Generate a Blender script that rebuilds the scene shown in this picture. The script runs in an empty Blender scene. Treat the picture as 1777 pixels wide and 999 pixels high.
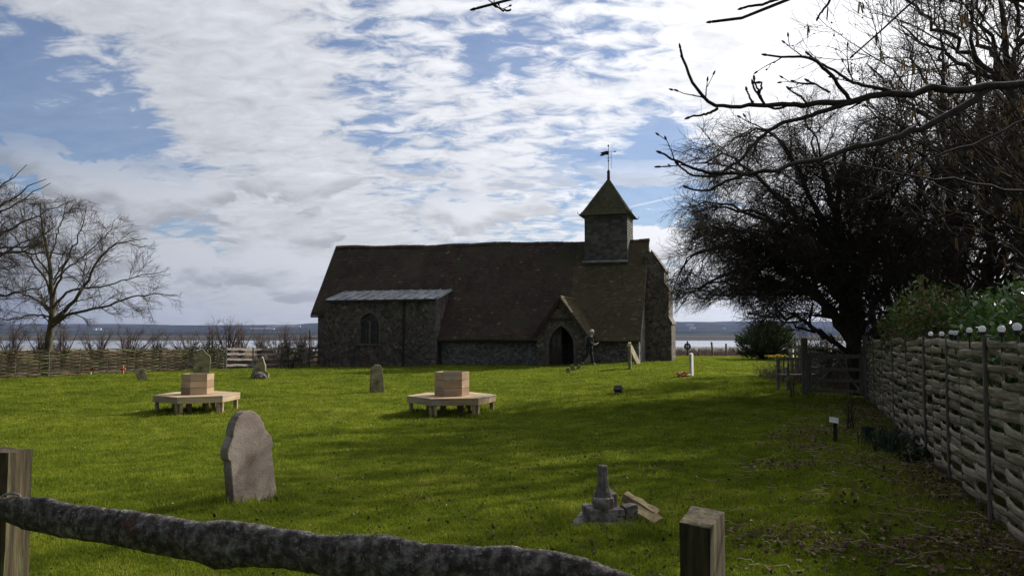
import bpy, math, random
import numpy as np
from mathutils import Vector, noise, Matrix
R = math.radians
scene = bpy.context.scene
col = scene.collection
# ------------------------------------------------------------------ camera
F = 1340.0; TH = math.atan(76.5/F); H = 1.6
cam = bpy.data.cameras.new('camera'); cam.sensor_width = 36; cam.lens = 36*F/1777
cam.clip_start = 0.05; cam.clip_end = 30000
co = bpy.data.objects.new('camera', cam); col.objects.link(co)
co.location = (0, 0, H); co.rotation_euler = (math.pi/2+TH, 0, 0)
scene.camera = co
SAZ, SEL = R(52), R(32)
SUN = (math.sin(SAZ)*math.cos(SEL), math.cos(SAZ)*math.cos(SEL), math.sin(SEL))
# ------------------------------------------------------------------ world
world = bpy.data.worlds.new('World'); scene.world = world; world.use_nodes = True
def world_nodes():
    nt = world.node_tree; nt.nodes.clear(); N = nt.nodes; L = nt.links
    def put(sock, v):
        if isinstance(v, bpy.types.NodeSocket): L.new(v, sock)
        else: sock.default_value = v
    def m(op, a, b=0.0, c=0.0, clamp=False):
        n = N.new('ShaderNodeMath'); n.operation = op; n.use_clamp = clamp
        put(n.inputs[0], a); put(n.inputs[1], b); put(n.inputs[2], c); return n.outputs[0]
    def vm(op, a, b=(0, 0, 0)):
        n = N.new('ShaderNodeVectorMath'); n.operation = op
        put(n.inputs[0], a); put(n.inputs[1], b)
        return n.outputs['Value'] if op in ('DOT_PRODUCT', 'LENGTH') else n.outputs[0]
    def mr(v, a, b, c=0.0, d=1.0, smooth=True):
        n = N.new('ShaderNodeMapRange'); n.interpolation_type = 'SMOOTHSTEP' if smooth else 'LINEAR'
        put(n.inputs[0], v)
        for i, q in enumerate((a, b, c, d)): n.inputs[i+1].default_value = q
        return n.outputs[0]
    def mapp(v, rot=(0, 0, 0), sc=(1, 1, 1), loc=(0, 0, 0)):
        n = N.new('ShaderNodeMapping'); put(n.inputs[0], v)
        n.inputs['Rotation'].default_value = rot; n.inputs['Scale'].default_value = sc; n.inputs['Location'].default_value = loc
        return n.outputs[0]
    def noi(v, s, d=4, r=0.55, dist=0.0):
        n = N.new('ShaderNodeTexNoise'); put(n.inputs['Vector'], v)
        n.inputs['Scale'].default_value = s; n.inputs['Detail'].default_value = d
        n.inputs['Roughness'].default_value = r; n.inputs['Distortion'].default_value = dist
        return n.outputs[0]
    def mix(f, a, b):
        n = N.new('ShaderNodeMix'); n.data_type = 'RGBA'
        put(n.inputs[0], f); put(n.inputs[6], a); put(n.inputs[7], b); return n.outputs[2]
    tc = N.new('ShaderNodeTexCoord'); D = vm('NORMALIZE', tc.outputs['Generated'])
    sx = N.new('ShaderNodeSeparateXYZ'); L.new(D, sx.inputs[0]); x, y, z = sx.outputs
    sky = N.new('ShaderNodeTexSky'); sky.sky_type = 'NISHITA'; sky.sun_disc = False
    sky.sun_elevation = SEL; sky.sun_rotation = SAZ
    sky.air_density = 1.0; sky.dust_density = 0.6; sky.ozone_density = 1.6
    zc = m('ADD', m('MAXIMUM', z, 0.0), 0.26)
    cx = N.new('ShaderNodeCombineXYZ'); put(cx.inputs[0], m('DIVIDE', x, zc)); put(cx.inputs[1], m('DIVIDE', y, zc))
    P = cx.outputs[0]
    def pdir(px, py):
        a = (px-888.5)/F; v = (499.5-py)/F
        d = Vector((a, math.cos(TH)-v*math.sin(TH), math.sin(TH)+v*math.cos(TH))); d.normalize(); return tuple(d)
    def blob(px, py, deg, s):
        d = vm('DOT_PRODUCT', D, pdir(px, py)); return m('MULTIPLY', mr(d, math.cos(R(deg)), 1.0), s)
    big = noi(mapp(P, (0, 0, R(20)), (1.0, 0.7, 1), (3.1, 1.7, 0)), 0.9, 4, 0.5)
    streak = noi(mapp(P, (0, 0, R(-50)), (0.6, 1.8, 1), (0.4, 5.0, 0)), 2.0, 6, 0.6, 0.4)
    mack = noi(mapp(P, (0, 0, R(-42)), (0.9, 1.5, 1)), 13, 6, 0.62, 0.6)
    mack2 = noi(mapp(P, (0, 0, R(-60)), (0.8, 2.2, 1)), 5.5, 5, 0.6, 0.6)
    cov = m('ADD', m('MULTIPLY', m('SUBTRACT', big, .5), 1.5), m('MULTIPLY', m('SUBTRACT', streak, .5), 1.5))
    cov = m('ADD', cov, m('MULTIPLY', m('SUBTRACT', mack, .5), 2.3))
    cov = m('ADD', cov, m('MULTIPLY', m('SUBTRACT', mack2, .5), 1.3))
    cov = m('ADD', cov, 0.86)
    for b in BLUES: cov = m('SUBTRACT', cov, blob(*b))
    for b in WHITES: cov = m('ADD', cov, blob(*b))
    mask = mr(cov, 0.05, 0.95)
    mask = m('MAXIMUM', m('MULTIPLY', mask, 0.97), m('MULTIPLY', streak, .42))
    # low cumulus bank above the horizon
    lc = N.new('ShaderNodeCombineXYZ'); put(lc.inputs[0], m('MULTIPLY', m('DIVIDE', x, m('MAXIMUM', m('ABSOLUTE', y), .2)), 6.0)); put(lc.inputs[1], m('MULTIPLY', z, 17.0)); put(lc.inputs[2], 2.3)
    low = noi(lc.outputs[0], 1.25, 6, 0.55, 0.3)
    lowm = mr(low, 0.46, 0.52)
    band = m('MULTIPLY', mr(z, 0.008, 0.04), mr(z, 0.26, 0.15))
    lowm = m('MULTIPLY', lowm, band)
    lc2 = mapp(lc.outputs[0], loc=(0, -0.22, 0))
    lowtop = noi(lc2, 1.25, 6, 0.55, 0.3)          # density slightly below: shade the undersides
    shade = mr(lowtop, 0.40, 0.60, 0.0, 1.0)
    hazeh = mr(z, 0.20, 0.0)
    mask = m('MAXIMUM', mask, m('MULTIPLY', hazeh, 0.86))
    mask = m('MAXIMUM', mask, lowm)
    # brightness of the cloud sheet grows towards the sun
    ds = vm('DOT_PRODUCT', D, tuple(SUN))
    br = N.new('ShaderNodeValToRGB'); L.new(ds, br.inputs[0]); e = br.color_ramp.elements
    e[0].position = 0.0; e[0].color = (.10, .112, .135, 1); e[1].position = 1.0; e[1].color = (1, 1, 1, 1)
    for p, c in BRIGHT:
        q = e.new(p); q.color = (*c, 1)
    tex = m('ADD', 0.45, m('MULTIPLY', m('ADD', m('MULTIPLY', mack, .65), m('MULTIPLY', mack2, .35)), 1.35))
    txv = N.new('ShaderNodeVectorMath'); txv.operation = 'SCALE'; L.new(br.outputs[0], txv.inputs[0]); L.new(tex, txv.inputs['Scale'])
    cloud = txv.outputs[0]
    hz = N.new('ShaderNodeVectorMath'); hz.operation = 'MULTIPLY'; L.new(br.outputs[0], hz.inputs[0]); hz.inputs[1].default_value = (1.10, 1.10, 1.02)
    cloud = mix(m('MULTIPLY', hazeh, .85), cloud, hz.outputs[0])
    lowcol = N.new('ShaderNodeVectorMath'); lowcol.operation = 'SCALE'; L.new(br.outputs[0], lowcol.inputs[0]); L.new(m('ADD', m('MULTIPLY', shade, .45), .74), lowcol.inputs['Scale'])
    lowtint = mix(1.0, lowcol.outputs[0], lowcol.outputs[0])
    cloud = mix(m('MULTIPLY', lowm, .92), cloud, lowtint)
    csc = N.new('ShaderNodeVectorMath'); csc.operation = 'SCALE'; L.new(cloud, csc.inputs[0]); csc.inputs['Scale'].default_value = 10.0
    # the clear sky, a little deeper than Nishita towards the sun
    sk = N.new('ShaderNodeVectorMath'); sk.operation = 'MULTIPLY'; L.new(sky.outputs[0], sk.inputs[0]); sk.inputs[1].default_value = SKYMUL
    res = mix(mask, sk.outputs[0], csc.outputs[0])
    # contrail: thin bright great-circle arc
    a, b = Vector(pdir(1085, 361)), Vector(pdir(1235, 327)); n_ = a.cross(b).normalized(); mid = (a+b).normalized()
    dist = m('ABSOLUTE', vm('DOT_PRODUCT', D, tuple(n_)))
    tr = m('MULTIPLY', mr(dist, 0.0016, 0.0003), mr(vm('DOT_PRODUCT', D, tuple(mid)), math.cos(R(3.4)), math.cos(R(2.2))))
    res = mix(m('MULTIPLY', tr, .6), res, (8.5, 8.7, 9.2, 1))
    bg = N.new('ShaderNodeBackground'); L.new(res, bg.inputs[0]); bg.inputs[1].default_value = 0.1
    out = N.new('ShaderNodeOutputWorld'); L.new(bg.outputs[0], out.inputs[0])
BLUES = [(70, 210, 9, 1.0), (250, 290, 5, .45), (-60, 100, 7, .35), (310, 425, 3.5, .75), (1150, 310, 5.0, .95), (1000, 285, 3.0, .35), (860, 120, 3.5, .4), (640, 190, 4, .3), (1180, 215, 4, .4), (700, 330, 4, .2)]
WHITES = [(1500, 60, 16, .8), (400, 60, 8, .4), (60, 10, 7, .5), (230, 390, 5, .6), (560, 400, 7, .6), (450, 220, 9, .4), (100, 420, 6, .5)]
BRIGHT = [(.08, (.22, .24, .28)), (.19, (.41, .43, .47)), (.34, (.50, .52, .56)), (.50, (.59, .605, .64)), (.64, (.71, .72, .75)), (.76, (.80, .81, .84)), (.86, (.98, .98, 1.0)), (.94, (1.12, 1.12, 1.12))]
SKYMUL = (.60, .73, .92)
world_nodes()
sl = bpy.data.lights.new('sun', 'SUN'); sl.energy = 5.0; sl.angle = R(0.5); sl.color = (1, .93, .82)
so = bpy.data.objects.new('sun', sl); col.objects.link(so)
so.rotation_euler = Vector(SUN).to_track_quat('Z', 'Y').to_euler()
scene.view_settings.view_transform = 'Standard'; scene.view_settings.look = 'None'
scene.view_settings.exposure = 0.1; scene.view_settings.gamma = 1.0
scene.view_settings.use_curve_mapping = False
scene.cycles.max_bounces = 6; scene.cycles.transparent_max_bounces = 8
scene.cycles.diffuse_bounces = 3; scene.cycles.glossy_bounces = 2; scene.cycles.transmission_bounces = 3
scene.cycles.use_denoising = True
scene.cycles.sample_clamp_indirect = 4

# ------------------------------------------------------------------ helpers
def ray(px, py):
    a = (px-888.5)/F; v = (499.5-py)/F
    return Vector((a, math.cos(TH)-v*math.sin(TH), math.sin(TH)+v*math.cos(TH)))
def at(px, py, Y):
    d = ray(px, py); return Vector((0, 0, H))+d*(Y/d.y)
def sm(t): t = np.clip(t, 0, 1); return t*t*(3-2*t)
def G(x, y):
    x = np.asarray(x, float); y = np.asarray(y, float)
    lat = -.28*(1-sm((x+3)/10.))
    z = sm((y-6)/9.)*lat - .14*sm((y-38)/6.)*(1-sm((x+10)/8.))
    z = z+.018*np.sin(x*.9+1)*np.sin(y*.7)+.012*np.sin(x*2.3+y*1.1)+.008*np.sin(x*4.1-y*3.3)
    ys = [-1e5, 52, 56, 100, 200, 500, 560, 800, 900, 1460, 1500, 1700, 3500, 5000, 7000, 9000, 1e5]
    zs = [0, 0, -.12, -1.0, -3.2, -14.2, -13.92, -13.9, -17, -17, -13.6, -13.0, -10, 20, 78, 104, 104]
    far = np.interp(y, ys, zs)
    hill = sm((y-3500)/4000.)*(22*np.sin(x*.00062+1.2)+11*np.sin(x*.0017+y*.0004)+6*np.sin(x*.0043+2)+2.2*np.sin(x*.013)+1.4*np.sin(x*.031+y*.002))
    fade = 1-sm((y-50)/60.)
    return z*fade+far+hill
def g(x, y): return float(G(x, y))
def gp(px, py):
    d = ray(px, py); s = 2.0
    while s < 3000:
        p = Vector((0, 0, H))+d*s
        if p.z < g(p.x, p.y): break
        s *= 1.01
    lo, hi = s/1.01, s
    for _ in range(30):
        mid = (lo+hi)/2; p = Vector((0, 0, H))+d*mid
        if p.z < g(p.x, p.y): hi = mid
        else: lo = mid
    return Vector((0, 0, H))+d*hi

class MB:
    def __init__(s): s.v = []; s.f = []; s.t = []
    def add(s, vs, fs, t=0.5):
        o = len(s.v); s.v.extend([tuple(v) for v in vs]); s.f.extend([tuple(i+o for i in f) for f in fs]); s.t.extend([t]*len(fs)); return s
    def box(s, c, d, t=.5, rz=0.0, M=None):
        hx, hy, hz = d[0]/2, d[1]/2, d[2]/2
        vs = [Vector((sx*hx, sy*hy, sz*hz)) for sz in (-1, 1) for sy in (-1, 1) for sx in (-1, 1)]
        m = M if M is not None else Matrix.Rotation(rz, 3, 'Z')
        vs = [m @ v+Vector(c) for v in vs]
        return s.add(vs, [(0, 2, 3, 1), (4, 5, 7, 6), (0, 1, 5, 4), (2, 6, 7, 3), (0, 4, 6, 2), (1, 3, 7, 5)], t)
    def bb(s, x0, x1, y0, y1, z0, z1, t=.5): return s.box(((x0+x1)/2, (y0+y1)/2, (z0+z1)/2), (x1-x0, y1-y0, z1-z0), t)
    def prism(s, pts, ax, a0, a1, t=.5):
        """extrude 2D outline; ax='x': pts are (y,z); 'y': (x,z); 'z': (x,y)"""
        n = len(pts)
        def P(p, a): return {'x': (a, p[0], p[1]), 'y': (p[0], a, p[1]), 'z': (p[0], p[1], a)}[ax]
        vs = [P(p, a0) for p in pts]+[P(p, a1) for p in pts]
        fs = [tuple(range(n))[::-1], tuple(range(n, 2*n))]+[(i, (i+1) % n, n+(i+1) % n, n+i) for i in range(n)]
        return s.add(vs, fs, t)
    def tube(s, pts, rad, n=8, t=.5, flat=1.0, cap=True):
        pts = [Vector(p) for p in pts]; k = len(pts)
        if not hasattr(rad, '__len__'): rad = [rad]*k
        vs = []; ref = Vector((.13, .21, 1)).normalized()
        if abs((pts[-1]-pts[0]).normalized().dot(ref)) > .9: ref = Vector((1, .1, .05)).normalized()
        for i, p in enumerate(pts):
            T = (pts[min(i+1, k-1)]-pts[max(i-1, 0)]).normalized()
            a = T.cross(ref).normalized(); b = T.cross(a)
            for j in range(n):
                q = 2*math.pi*j/n; vs.append(p+(a*math.cos(q)*flat+b*math.sin(q))*rad[i])
        fs = [(i*n+j, i*n+(j+1) % n, (i+1)*n+(j+1) % n, (i+1)*n+j) for i in range(k-1) for j in range(n)]
        if cap: fs += [tuple(range(n))[::-1], tuple(range((k-1)*n, k*n))]
        return s.add(vs, fs, t)
    def lathe(s, prof, c=(0, 0, 0), n=16, t=.5, sx=1., sy=1.):
        vs = []; k = len(prof)
        for r, z in prof:
            for j in range(n):
                q = 2*math.pi*j/n; vs.append((c[0]+r*sx*math.cos(q), c[1]+r*sy*math.sin(q), c[2]+z))
        fs = [(i*n+j, i*n+(j+1) % n, (i+1)*n+(j+1) % n, (i+1)*n+j) for i in range(k-1) for j in range(n)]
        fs += [tuple(range(n))[::-1], tuple(range((k-1)*n, k*n))]
        return s.add(vs, fs, t)
    def ball(s, c, r, n=12, t=.5, sx=1, sy=1, sz=1):
        prof = [(max(1e-4, r*math.sin(math.pi*i/n)), -r*sz*math.cos(math.pi*i/n)) for i in range(n+1)]
        return s.lathe(prof, c, n+4, t, sx, sy)
    def build(s, name, mat, parent=None, smooth=False, bevel=0, loc=None):
        me = bpy.data.meshes.new(name); me.from_pydata(s.v, [], s.f); me.update()
        a = me.attributes.new('tint', 'FLOAT', 'FACE'); a.data.foreach_set('value', s.t)
        return link(name, me, mat, parent, smooth, bevel, loc)
def link(name, me, mat, parent=None, smooth=False, bevel=0, loc=None):
    me.materials.append(mat)
    if smooth: me.polygons.foreach_set('use_smooth', [True]*len(me.polygons))
    o = bpy.data.objects.new(name, me); col.objects.link(o)
    if parent: o.parent = parent
    if loc is not None: o.location = loc
    if bevel:
        b = o.modifiers.new('bevel', 'BEVEL'); b.width = bevel; b.segments = 2; b.limit_method = 'ANGLE'
    return o
def rough(o, amp, sc, seed=0.0):
    """uneven, weathered surface: push the vertices about with noise"""
    off = Vector((seed, seed*1.7, -seed))
    for v in o.data.vertices:
        v.co += noise.noise_vector(v.co*sc+off)*amp+noise.noise_vector(v.co*sc*3.1+off)*amp*.4
    return o
def subd(o, n):
    import bmesh
    bm = bmesh.new(); bm.from_mesh(o.data); bmesh.ops.subdivide_edges(bm, edges=bm.edges[:], cuts=n, use_grid_fill=True); bm.to_mesh(o.data); bm.free(); return o
def tag(o, label=None, cat=None, group=None, kind=None):
    if label: o['label'] = label
    if cat: o['category'] = cat
    if group: o['group'] = group
    if kind: o['kind'] = kind
    return o
def thing(name, loc, label, cat, rz=0.0, group=None):
    o = bpy.data.objects.new(name, None); col.objects.link(o); o.location = loc; o.rotation_euler = (0, 0, rz); o.empty_display_size = .2
    return tag(o, label, cat, group)
def kids(o): return [c for c in bpy.data.objects if c.parent == o]
def dup(root, loc, rz=0.0, sc=1.0, label=None):
    def cp(o, par):
        c = o.copy(); col.objects.link(c)
        if par: c.parent = par
        for ch in kids(o): cp(ch, c)
        return c
    r = cp(root, None); r.location = loc; r.rotation_euler = (0, 0, rz); r.scale = (sc,)*3 if not hasattr(sc, '__len__') else sc
    if label: r['label'] = label
    return r

# ---- numpy meshes
def np_mesh(name, V, Q, mat, parent=None, tint=None, smooth=False, loc=None):
    me = bpy.data.meshes.new(name); V = np.ascontiguousarray(V, np.float32); Q = np.ascontiguousarray(Q, np.int32); k = Q.shape[1]
    me.vertices.add(len(V)); me.vertices.foreach_set('co', V.ravel())
    me.loops.add(Q.size); me.loops.foreach_set('vertex_index', Q.ravel())
    me.polygons.add(len(Q)); me.polygons.foreach_set('loop_start', np.arange(0, Q.size, k, dtype=np.int32))
    try: me.polygons.foreach_set('loop_total', np.full(len(Q), k, np.int32))
    except Exception: pass
    me.update(calc_edges=True)
    if tint is not None:
        a = me.attributes.new('tint', 'FLOAT', 'FACE'); a.data.foreach_set('value', np.asarray(tint, np.float32))
    return link(name, me, mat, parent, smooth, 0, loc)
def nrm(a): return a/np.maximum(np.linalg.norm(a, axis=-1, keepdims=True), 1e-9)
def tubes(P, Rr, n=3):
    """P (m,k,3) polylines, Rr (m,k) radii -> verts, quads"""
    m_, k = P.shape[:2]
    T = np.empty_like(P); T[:, 1:-1] = P[:, 2:]-P[:, :-2]; T[:, 0] = P[:, 1]-P[:, 0]; T[:, -1] = P[:, -1]-P[:, -2]; T = nrm(T)
    ref = np.where(np.abs(nrm(P[:, -1]-P[:, 0])[:, 2:3]) > .8, [[1., .2, .1]], [[.1, .2, 1.]])[:, None, :]
    A = nrm(np.cross(T, ref)); B = np.cross(T, A)
    q = np.arange(n)*2*np.pi/n
    V = P[:, :, None, :]+(A[:, :, None, :]*np.cos(q)[None, None, :, None]+B[:, :, None, :]*np.sin(q)[None, None, :, None])*Rr[:, :, None, None]
    i = np.arange(m_)[:, None, None]*(k*n)+np.arange(k-1)[None, :, None]*n; j = np.arange(n)[None, None, :]; j2 = (j+1) % n
    Q = np.stack([i+j, i+j2, i+n+j2, i+n+j], -1).reshape(-1, 4)
    return V.reshape(-1, 3), Q
def join(parts):
    Vs, Qs, o = [], [], 0
    for V, Q in parts: Vs.append(V); Qs.append(Q+o); o += len(V)
    return np.concatenate(Vs), np.concatenate(Qs)
def resample(pts, k, wob=0.0, rng=None):
    P = np.array(pts, float); d = np.r_[0, np.cumsum(np.linalg.norm(np.diff(P, axis=0), axis=1))]
    t = np.linspace(0, d[-1], k); Q = np.stack([np.interp(t, d, P[:, i]) for i in range(3)], 1)
    for _ in range(2): Q[1:-1] = (Q[:-2]+2*Q[1:-1]+Q[2:])/4
    if wob: Q[1:-1] += rng.normal(0, wob, (k-2, 3))
    return Q
def spawn(P, Rr, m_, t0, length, ang, wig, trop, rs, rmin, k, rng, t1=1.0, taper=.5, keep=.5):
    n, kk = P.shape[:2]; idx = np.repeat(np.arange(n), m_); t = rng.uniform(t0, t1, len(idx))*(kk-1)
    i0 = np.minimum(t.astype(int), kk-2); fr = (t-i0)[:, None]
    pos = P[idx, i0]*(1-fr)+P[idx, i0+1]*fr; T = nrm(P[idx, i0+1]-P[idx, i0]); r0 = Rr[idx, i0]*(1-fr[:, 0])+Rr[idx, i0+1]*fr[:, 0]
    v = rng.normal(size=(len(idx), 3)); perp = nrm(v-(v*T).sum(1, keepdims=True)*T)
    a = rng.uniform(ang[0], ang[1], len(idx))[:, None]; D = nrm(T*np.cos(a)+perp*np.sin(a))
    Ln = length*rng.uniform(.55, 1.25, len(idx))*(1-keep*t/(kk-1)); r = np.minimum(r0*.85, np.maximum(r0*rs, rmin))
    out = np.empty((len(idx), k, 3)); out[:, 0] = pos; st = Ln[:, None]/(k-1); tr = np.array(trop)[None, :]
    for j in range(1, k):
        D = nrm(D+rng.normal(0, wig, D.shape)+tr); out[:, j] = out[:, j-1]+D*st
    rad = np.maximum(r[:, None]*np.linspace(1, taper, k)[None, :], rmin*.6)
    return out, rad
# ------------------------------------------------------------------ materials
MATS = {}
def mat(name, ramp, scale=4, detail=5, rough_=.9, bump=.3, bscale=None, bdist=.02, tint=0.0, spots=None, trans=0.0, stretch=(1, 1, 1), spec=.3, vor=None, metal=0.0, coord='Object', dist=.3, sub=None, rot=(0, 0, 0)):
    """noise-driven surface. ramp: [(pos, rgb)...]; spots: (rgb, scale, threshold) lichen / dirt patches; vor: (scale, mortar rgb) rubble stones"""
    if name in MATS: return MATS[name]
    m = bpy.data.materials.new(name); m.use_nodes = True; nt = m.node_tree; N = nt.nodes; L = nt.links; b = N['Principled BSDF']
    tc = N.new('ShaderNodeTexCoord'); mp = N.new('ShaderNodeMapping'); L.new(tc.outputs[coord], mp.inputs[0]); mp.inputs['Scale'].default_value = stretch; mp.inputs['Rotation'].default_value = rot
    def noi(s, d=detail, r=.6, src=None, ds=dist):
        n = N.new('ShaderNodeTexNoise'); L.new(src or mp.outputs[0], n.inputs['Vector']); n.inputs['Scale'].default_value = s; n.inputs['Detail'].default_value = d; n.inputs['Roughness'].default_value = r; n.inputs['Distortion'].default_value = ds
        return n.outputs[0]
    def mr(v, a, c, lo=0., hi=1.):
        n = N.new('ShaderNodeMapRange'); L.new(v, n.inputs[0]); n.inputs[1].default_value = a; n.inputs[2].default_value = c; n.inputs[3].default_value = lo; n.inputs[4].default_value = hi; return n.outputs[0]
    def mth(op, a, c):
        n = N.new('ShaderNodeMath'); n.operation = op
        for i, q in enumerate((a, c)):
            if isinstance(q, (int, float)): n.inputs[i].default_value = q
            else: L.new(q, n.inputs[i])
        return n.outputs[0]
    def mix(f, a, c, bt='MIX'):
        n = N.new('ShaderNodeMix'); n.data_type = 'RGBA'; n.blend_type = bt
        for i, q in ((0, f), (6, a), (7, c)):
            if isinstance(q, (int, float)): n.inputs[i].default_value = q
            elif isinstance(q, tuple): n.inputs[i].default_value = (*q, 1)
            else: L.new(q, n.inputs[i])
        return n.outputs[2]
    base = noi(scale); f = mr(base, .3, .7)
    if tint:
        at_ = N.new('ShaderNodeAttribute'); at_.attribute_name = 'tint'
        f = mth('ADD', mth('MULTIPLY', f, 1-tint), mth('MULTIPLY', at_.outputs['Fac'], tint))
    if vor:
        w = N.new('ShaderNodeVectorMath'); w.operation = 'ADD'; nn = N.new('ShaderNodeTexNoise'); L.new(mp.outputs[0], nn.inputs['Vector']); nn.inputs['Scale'].default_value = vor[0]*.8
        sc_ = N.new('ShaderNodeVectorMath'); sc_.operation = 'SCALE'; L.new(nn.outputs['Color'], sc_.inputs[0]); sc_.inputs['Scale'].default_value = .9/vor[0]
        L.new(mp.outputs[0], w.inputs[0]); L.new(sc_.outputs[0], w.inputs[1])
        v1 = N.new('ShaderNodeTexVoronoi'); L.new(w.outputs[0], v1.inputs['Vector']); v1.inputs['Scale'].default_value = vor[0]
        v2 = N.new('ShaderNodeTexVoronoi'); v2.feature = 'DISTANCE_TO_EDGE'; L.new(w.outputs[0], v2.inputs['Vector']); v2.inputs['Scale'].default_value = vor[0]
        sp = N.new('ShaderNodeSeparateColor'); L.new(v1.outputs['Color'], sp.inputs[0])
        f = mth('ADD', mth('MULTIPLY', f, .35), mth('MULTIPLY', sp.outputs[0], .65)); edge = mr(v2.outputs['Distance'], .02, .10)
    cr = N.new('ShaderNodeValToRGB'); L.new(f, cr.inputs[0]); e = cr.color_ramp.elements
    e[0].position = ramp[0][0]; e[0].color = (*ramp[0][1], 1); e[1].position = ramp[-1][0]; e[1].color = (*ramp[-1][1], 1)
    for p, c in ramp[1:-1]: e.new(p).color = (*c, 1)
    c = cr.outputs[0]
    if vor: c = mix(edge, vor[1], c)
    if spots:
        for (rgb, s_, th_) in (spots if isinstance(spots, list) else [spots]): c = mix(mr(noi(s_, 5, .65), th_, th_+.06), c, rgb)
    L.new(c, b.inputs['Base Color']); b.inputs['Roughness'].default_value = rough_; b.inputs['Specular IOR Level'].default_value = spec; b.inputs['Metallic'].default_value = metal
    hgt = noi(bscale or scale*6, 6, .65)
    if vor: hgt = mth('ADD', mth('MULTIPLY', hgt, .4), edge)
    bp = N.new('ShaderNodeBump'); bp.inputs['Strength'].default_value = bump; bp.inputs['Distance'].default_value = bdist; L.new(hgt, bp.inputs['Height']); L.new(bp.outputs[0], b.inputs['Normal'])
    if trans:
        tr = N.new('ShaderNodeBsdfTranslucent'); L.new(c, tr.inputs[0]); mx = N.new('ShaderNodeMixShader'); mx.inputs[0].default_value = trans
        L.new(b.outputs[0], mx.inputs[1]); L.new(tr.outputs[0], mx.inputs[2]); L.new(mx.outputs[0], N['Material Output'].inputs[0])
    MATS[name] = m; return m
flint = mat('flint_rubble', [(.1, (.04, .032, .028)), (.4, (.105, .083, .069)), (.7, (.19, .152, .124)), (.95, (.37, .31, .26))], 2.2, vor=(6.5, (.20, .175, .15)), bump=1.0, bscale=30, bdist=.05, spots=[((.17, .10, .07), 1.1, .60), ((.07, .065, .06), .7, .58)])
render_ = mat('nave_rubble', [(.1, (.055, .05, .047)), (.5, (.14, .128, .12)), (.95, (.34, .32, .295))], 1.5, vor=(7.5, (.21, .195, .18)), bump=.7, bscale=26, bdist=.04)
dress = mat('dressed_stone', [(.2, (.085, .073, .063)), (.8, (.18, .16, .138))], 5, bump=.4, bscale=30)
tile = mat('clay_tile', [(.0, (.035, .024, .020)), (.4, (.064, .044, .031)), (.7, (.090, .063, .043)), (.86, (.12, .088, .065)), (.97, (.20, .165, .13))], 1.3, tint=.55, bump=.5, bscale=40, spots=[((.062, .058, .028), .55, .56), ((.20, .19, .15), 9, .69)])
tile2 = mat('clay_tile_mossy', [(.0, (.05, .040, .022)), (.5, (.10, .078, .040)), (.9, (.15, .115, .060)), (1, (.24, .19, .12))], 1.3, tint=.65, bump=.5, bscale=40, spots=[((.15, .13, .06), 2.0, .60)])
tile3 = mat('spire_tile', [(.0, (.040, .038, .020)), (.5, (.075, .072, .034)), (1, (.12, .105, .05))], 1.6, tint=.6, bump=.5, bscale=40)
lead = mat('lead_sheet', [(.2, (.15, .155, .165)), (.8, (.36, .37, .38))], 1.8, rough_=.55, bump=.15, spec=.5)
oakdk = mat('dark_oak', [(.2, (.030, .022, .017)), (.8, (.075, .055, .042))], 3, stretch=(4, 4, .6), bump=.5, bscale=25)
black = mat('black_iron', [(.2, (.012, .012, .013)), (.8, (.03, .03, .032))], 8, rough_=.6, bump=.1)
glass = mat('leaded_glass', [(.2, (.03, .035, .04)), (.8, (.07, .075, .085))], 6, rough_=.25, bump=.15, spec=.5)
weathertile = mat('weathered_shingle', [(.0, (.055, .05, .048)), (.5, (.10, .092, .088)), (.85, (.16, .145, .135)), (1, (.22, .19, .165))], 1.6, tint=.65, bump=.5, bscale=30)
cedar = mat('new_pine', [(.1, (.27, .18, .105)), (.5, (.43, .31, .19)), (.9, (.62, .47, .31))], 1.6, tint=.6, stretch=(1, 1, 5), bump=.25, bscale=14, bdist=.006, rough_=.75, spots=[((.24, .135, .075), 9, .70), ((.34, .31, .27), 1.2, .56)])
greypost = mat('weathered_post', [(.15, (.024, .019, .010)), (.5, (.060, .046, .024)), (.9, (.12, .094, .052))], 5, stretch=(6, 6, .45), bump=.8, bscale=14, bdist=.012, spots=[((.12, .13, .045), 3, .58), ((.035, .03, .024), 7, .63)])
bark_rail = mat('lichened_bark', [(.1, (.028, .022, .020)), (.45, (.075, .062, .056)), (.75, (.17, .155, .145)), (1, (.30, .285, .27))], 26, detail=9, bump=1.0, bscale=60, bdist=.02, spots=[((.25, .26, .26), 55, .60), ((.10, .045, .03), 7, .64), ((.24, .235, .21), 24, .60), ((.03, .024, .02), 40, .62)])
wattle = mat('split_oak_lath', [(.05, (.09, .072, .042)), (.42, (.25, .21, .14)), (.75, (.41, .355, .262)), (1, (.56, .50, .41))], 5, detail=8, tint=.4, stretch=(1.2, 1.2, 9), bump=1.0, bscale=16, bdist=.016, spots=[((.13, .135, .05), 1.3, .57), ((.06, .05, .04), 12, .67)])
wattle2 = mat('mossy_lath', [(.05, (.03, .026, .011)), (.5, (.082, .072, .033)), (1, (.18, .16, .098))], 2.2, tint=.55, stretch=(1, 1, 4), bump=.7, bscale=18, bdist=.01, spots=[((.14, .15, .05), 1.2, .55)])
stake = mat('fence_stake', [(.1, (.09, .078, .06)), (.9, (.22, .195, .16))], 6, stretch=(5, 5, .5), bump=.6, bscale=20, bdist=.01)
railm = mat('grey_rail', [(.1, (.12, .11, .095)), (.9, (.33, .31, .28))], 3, stretch=(.4, 3, 4), bump=.5, bscale=12)
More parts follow.
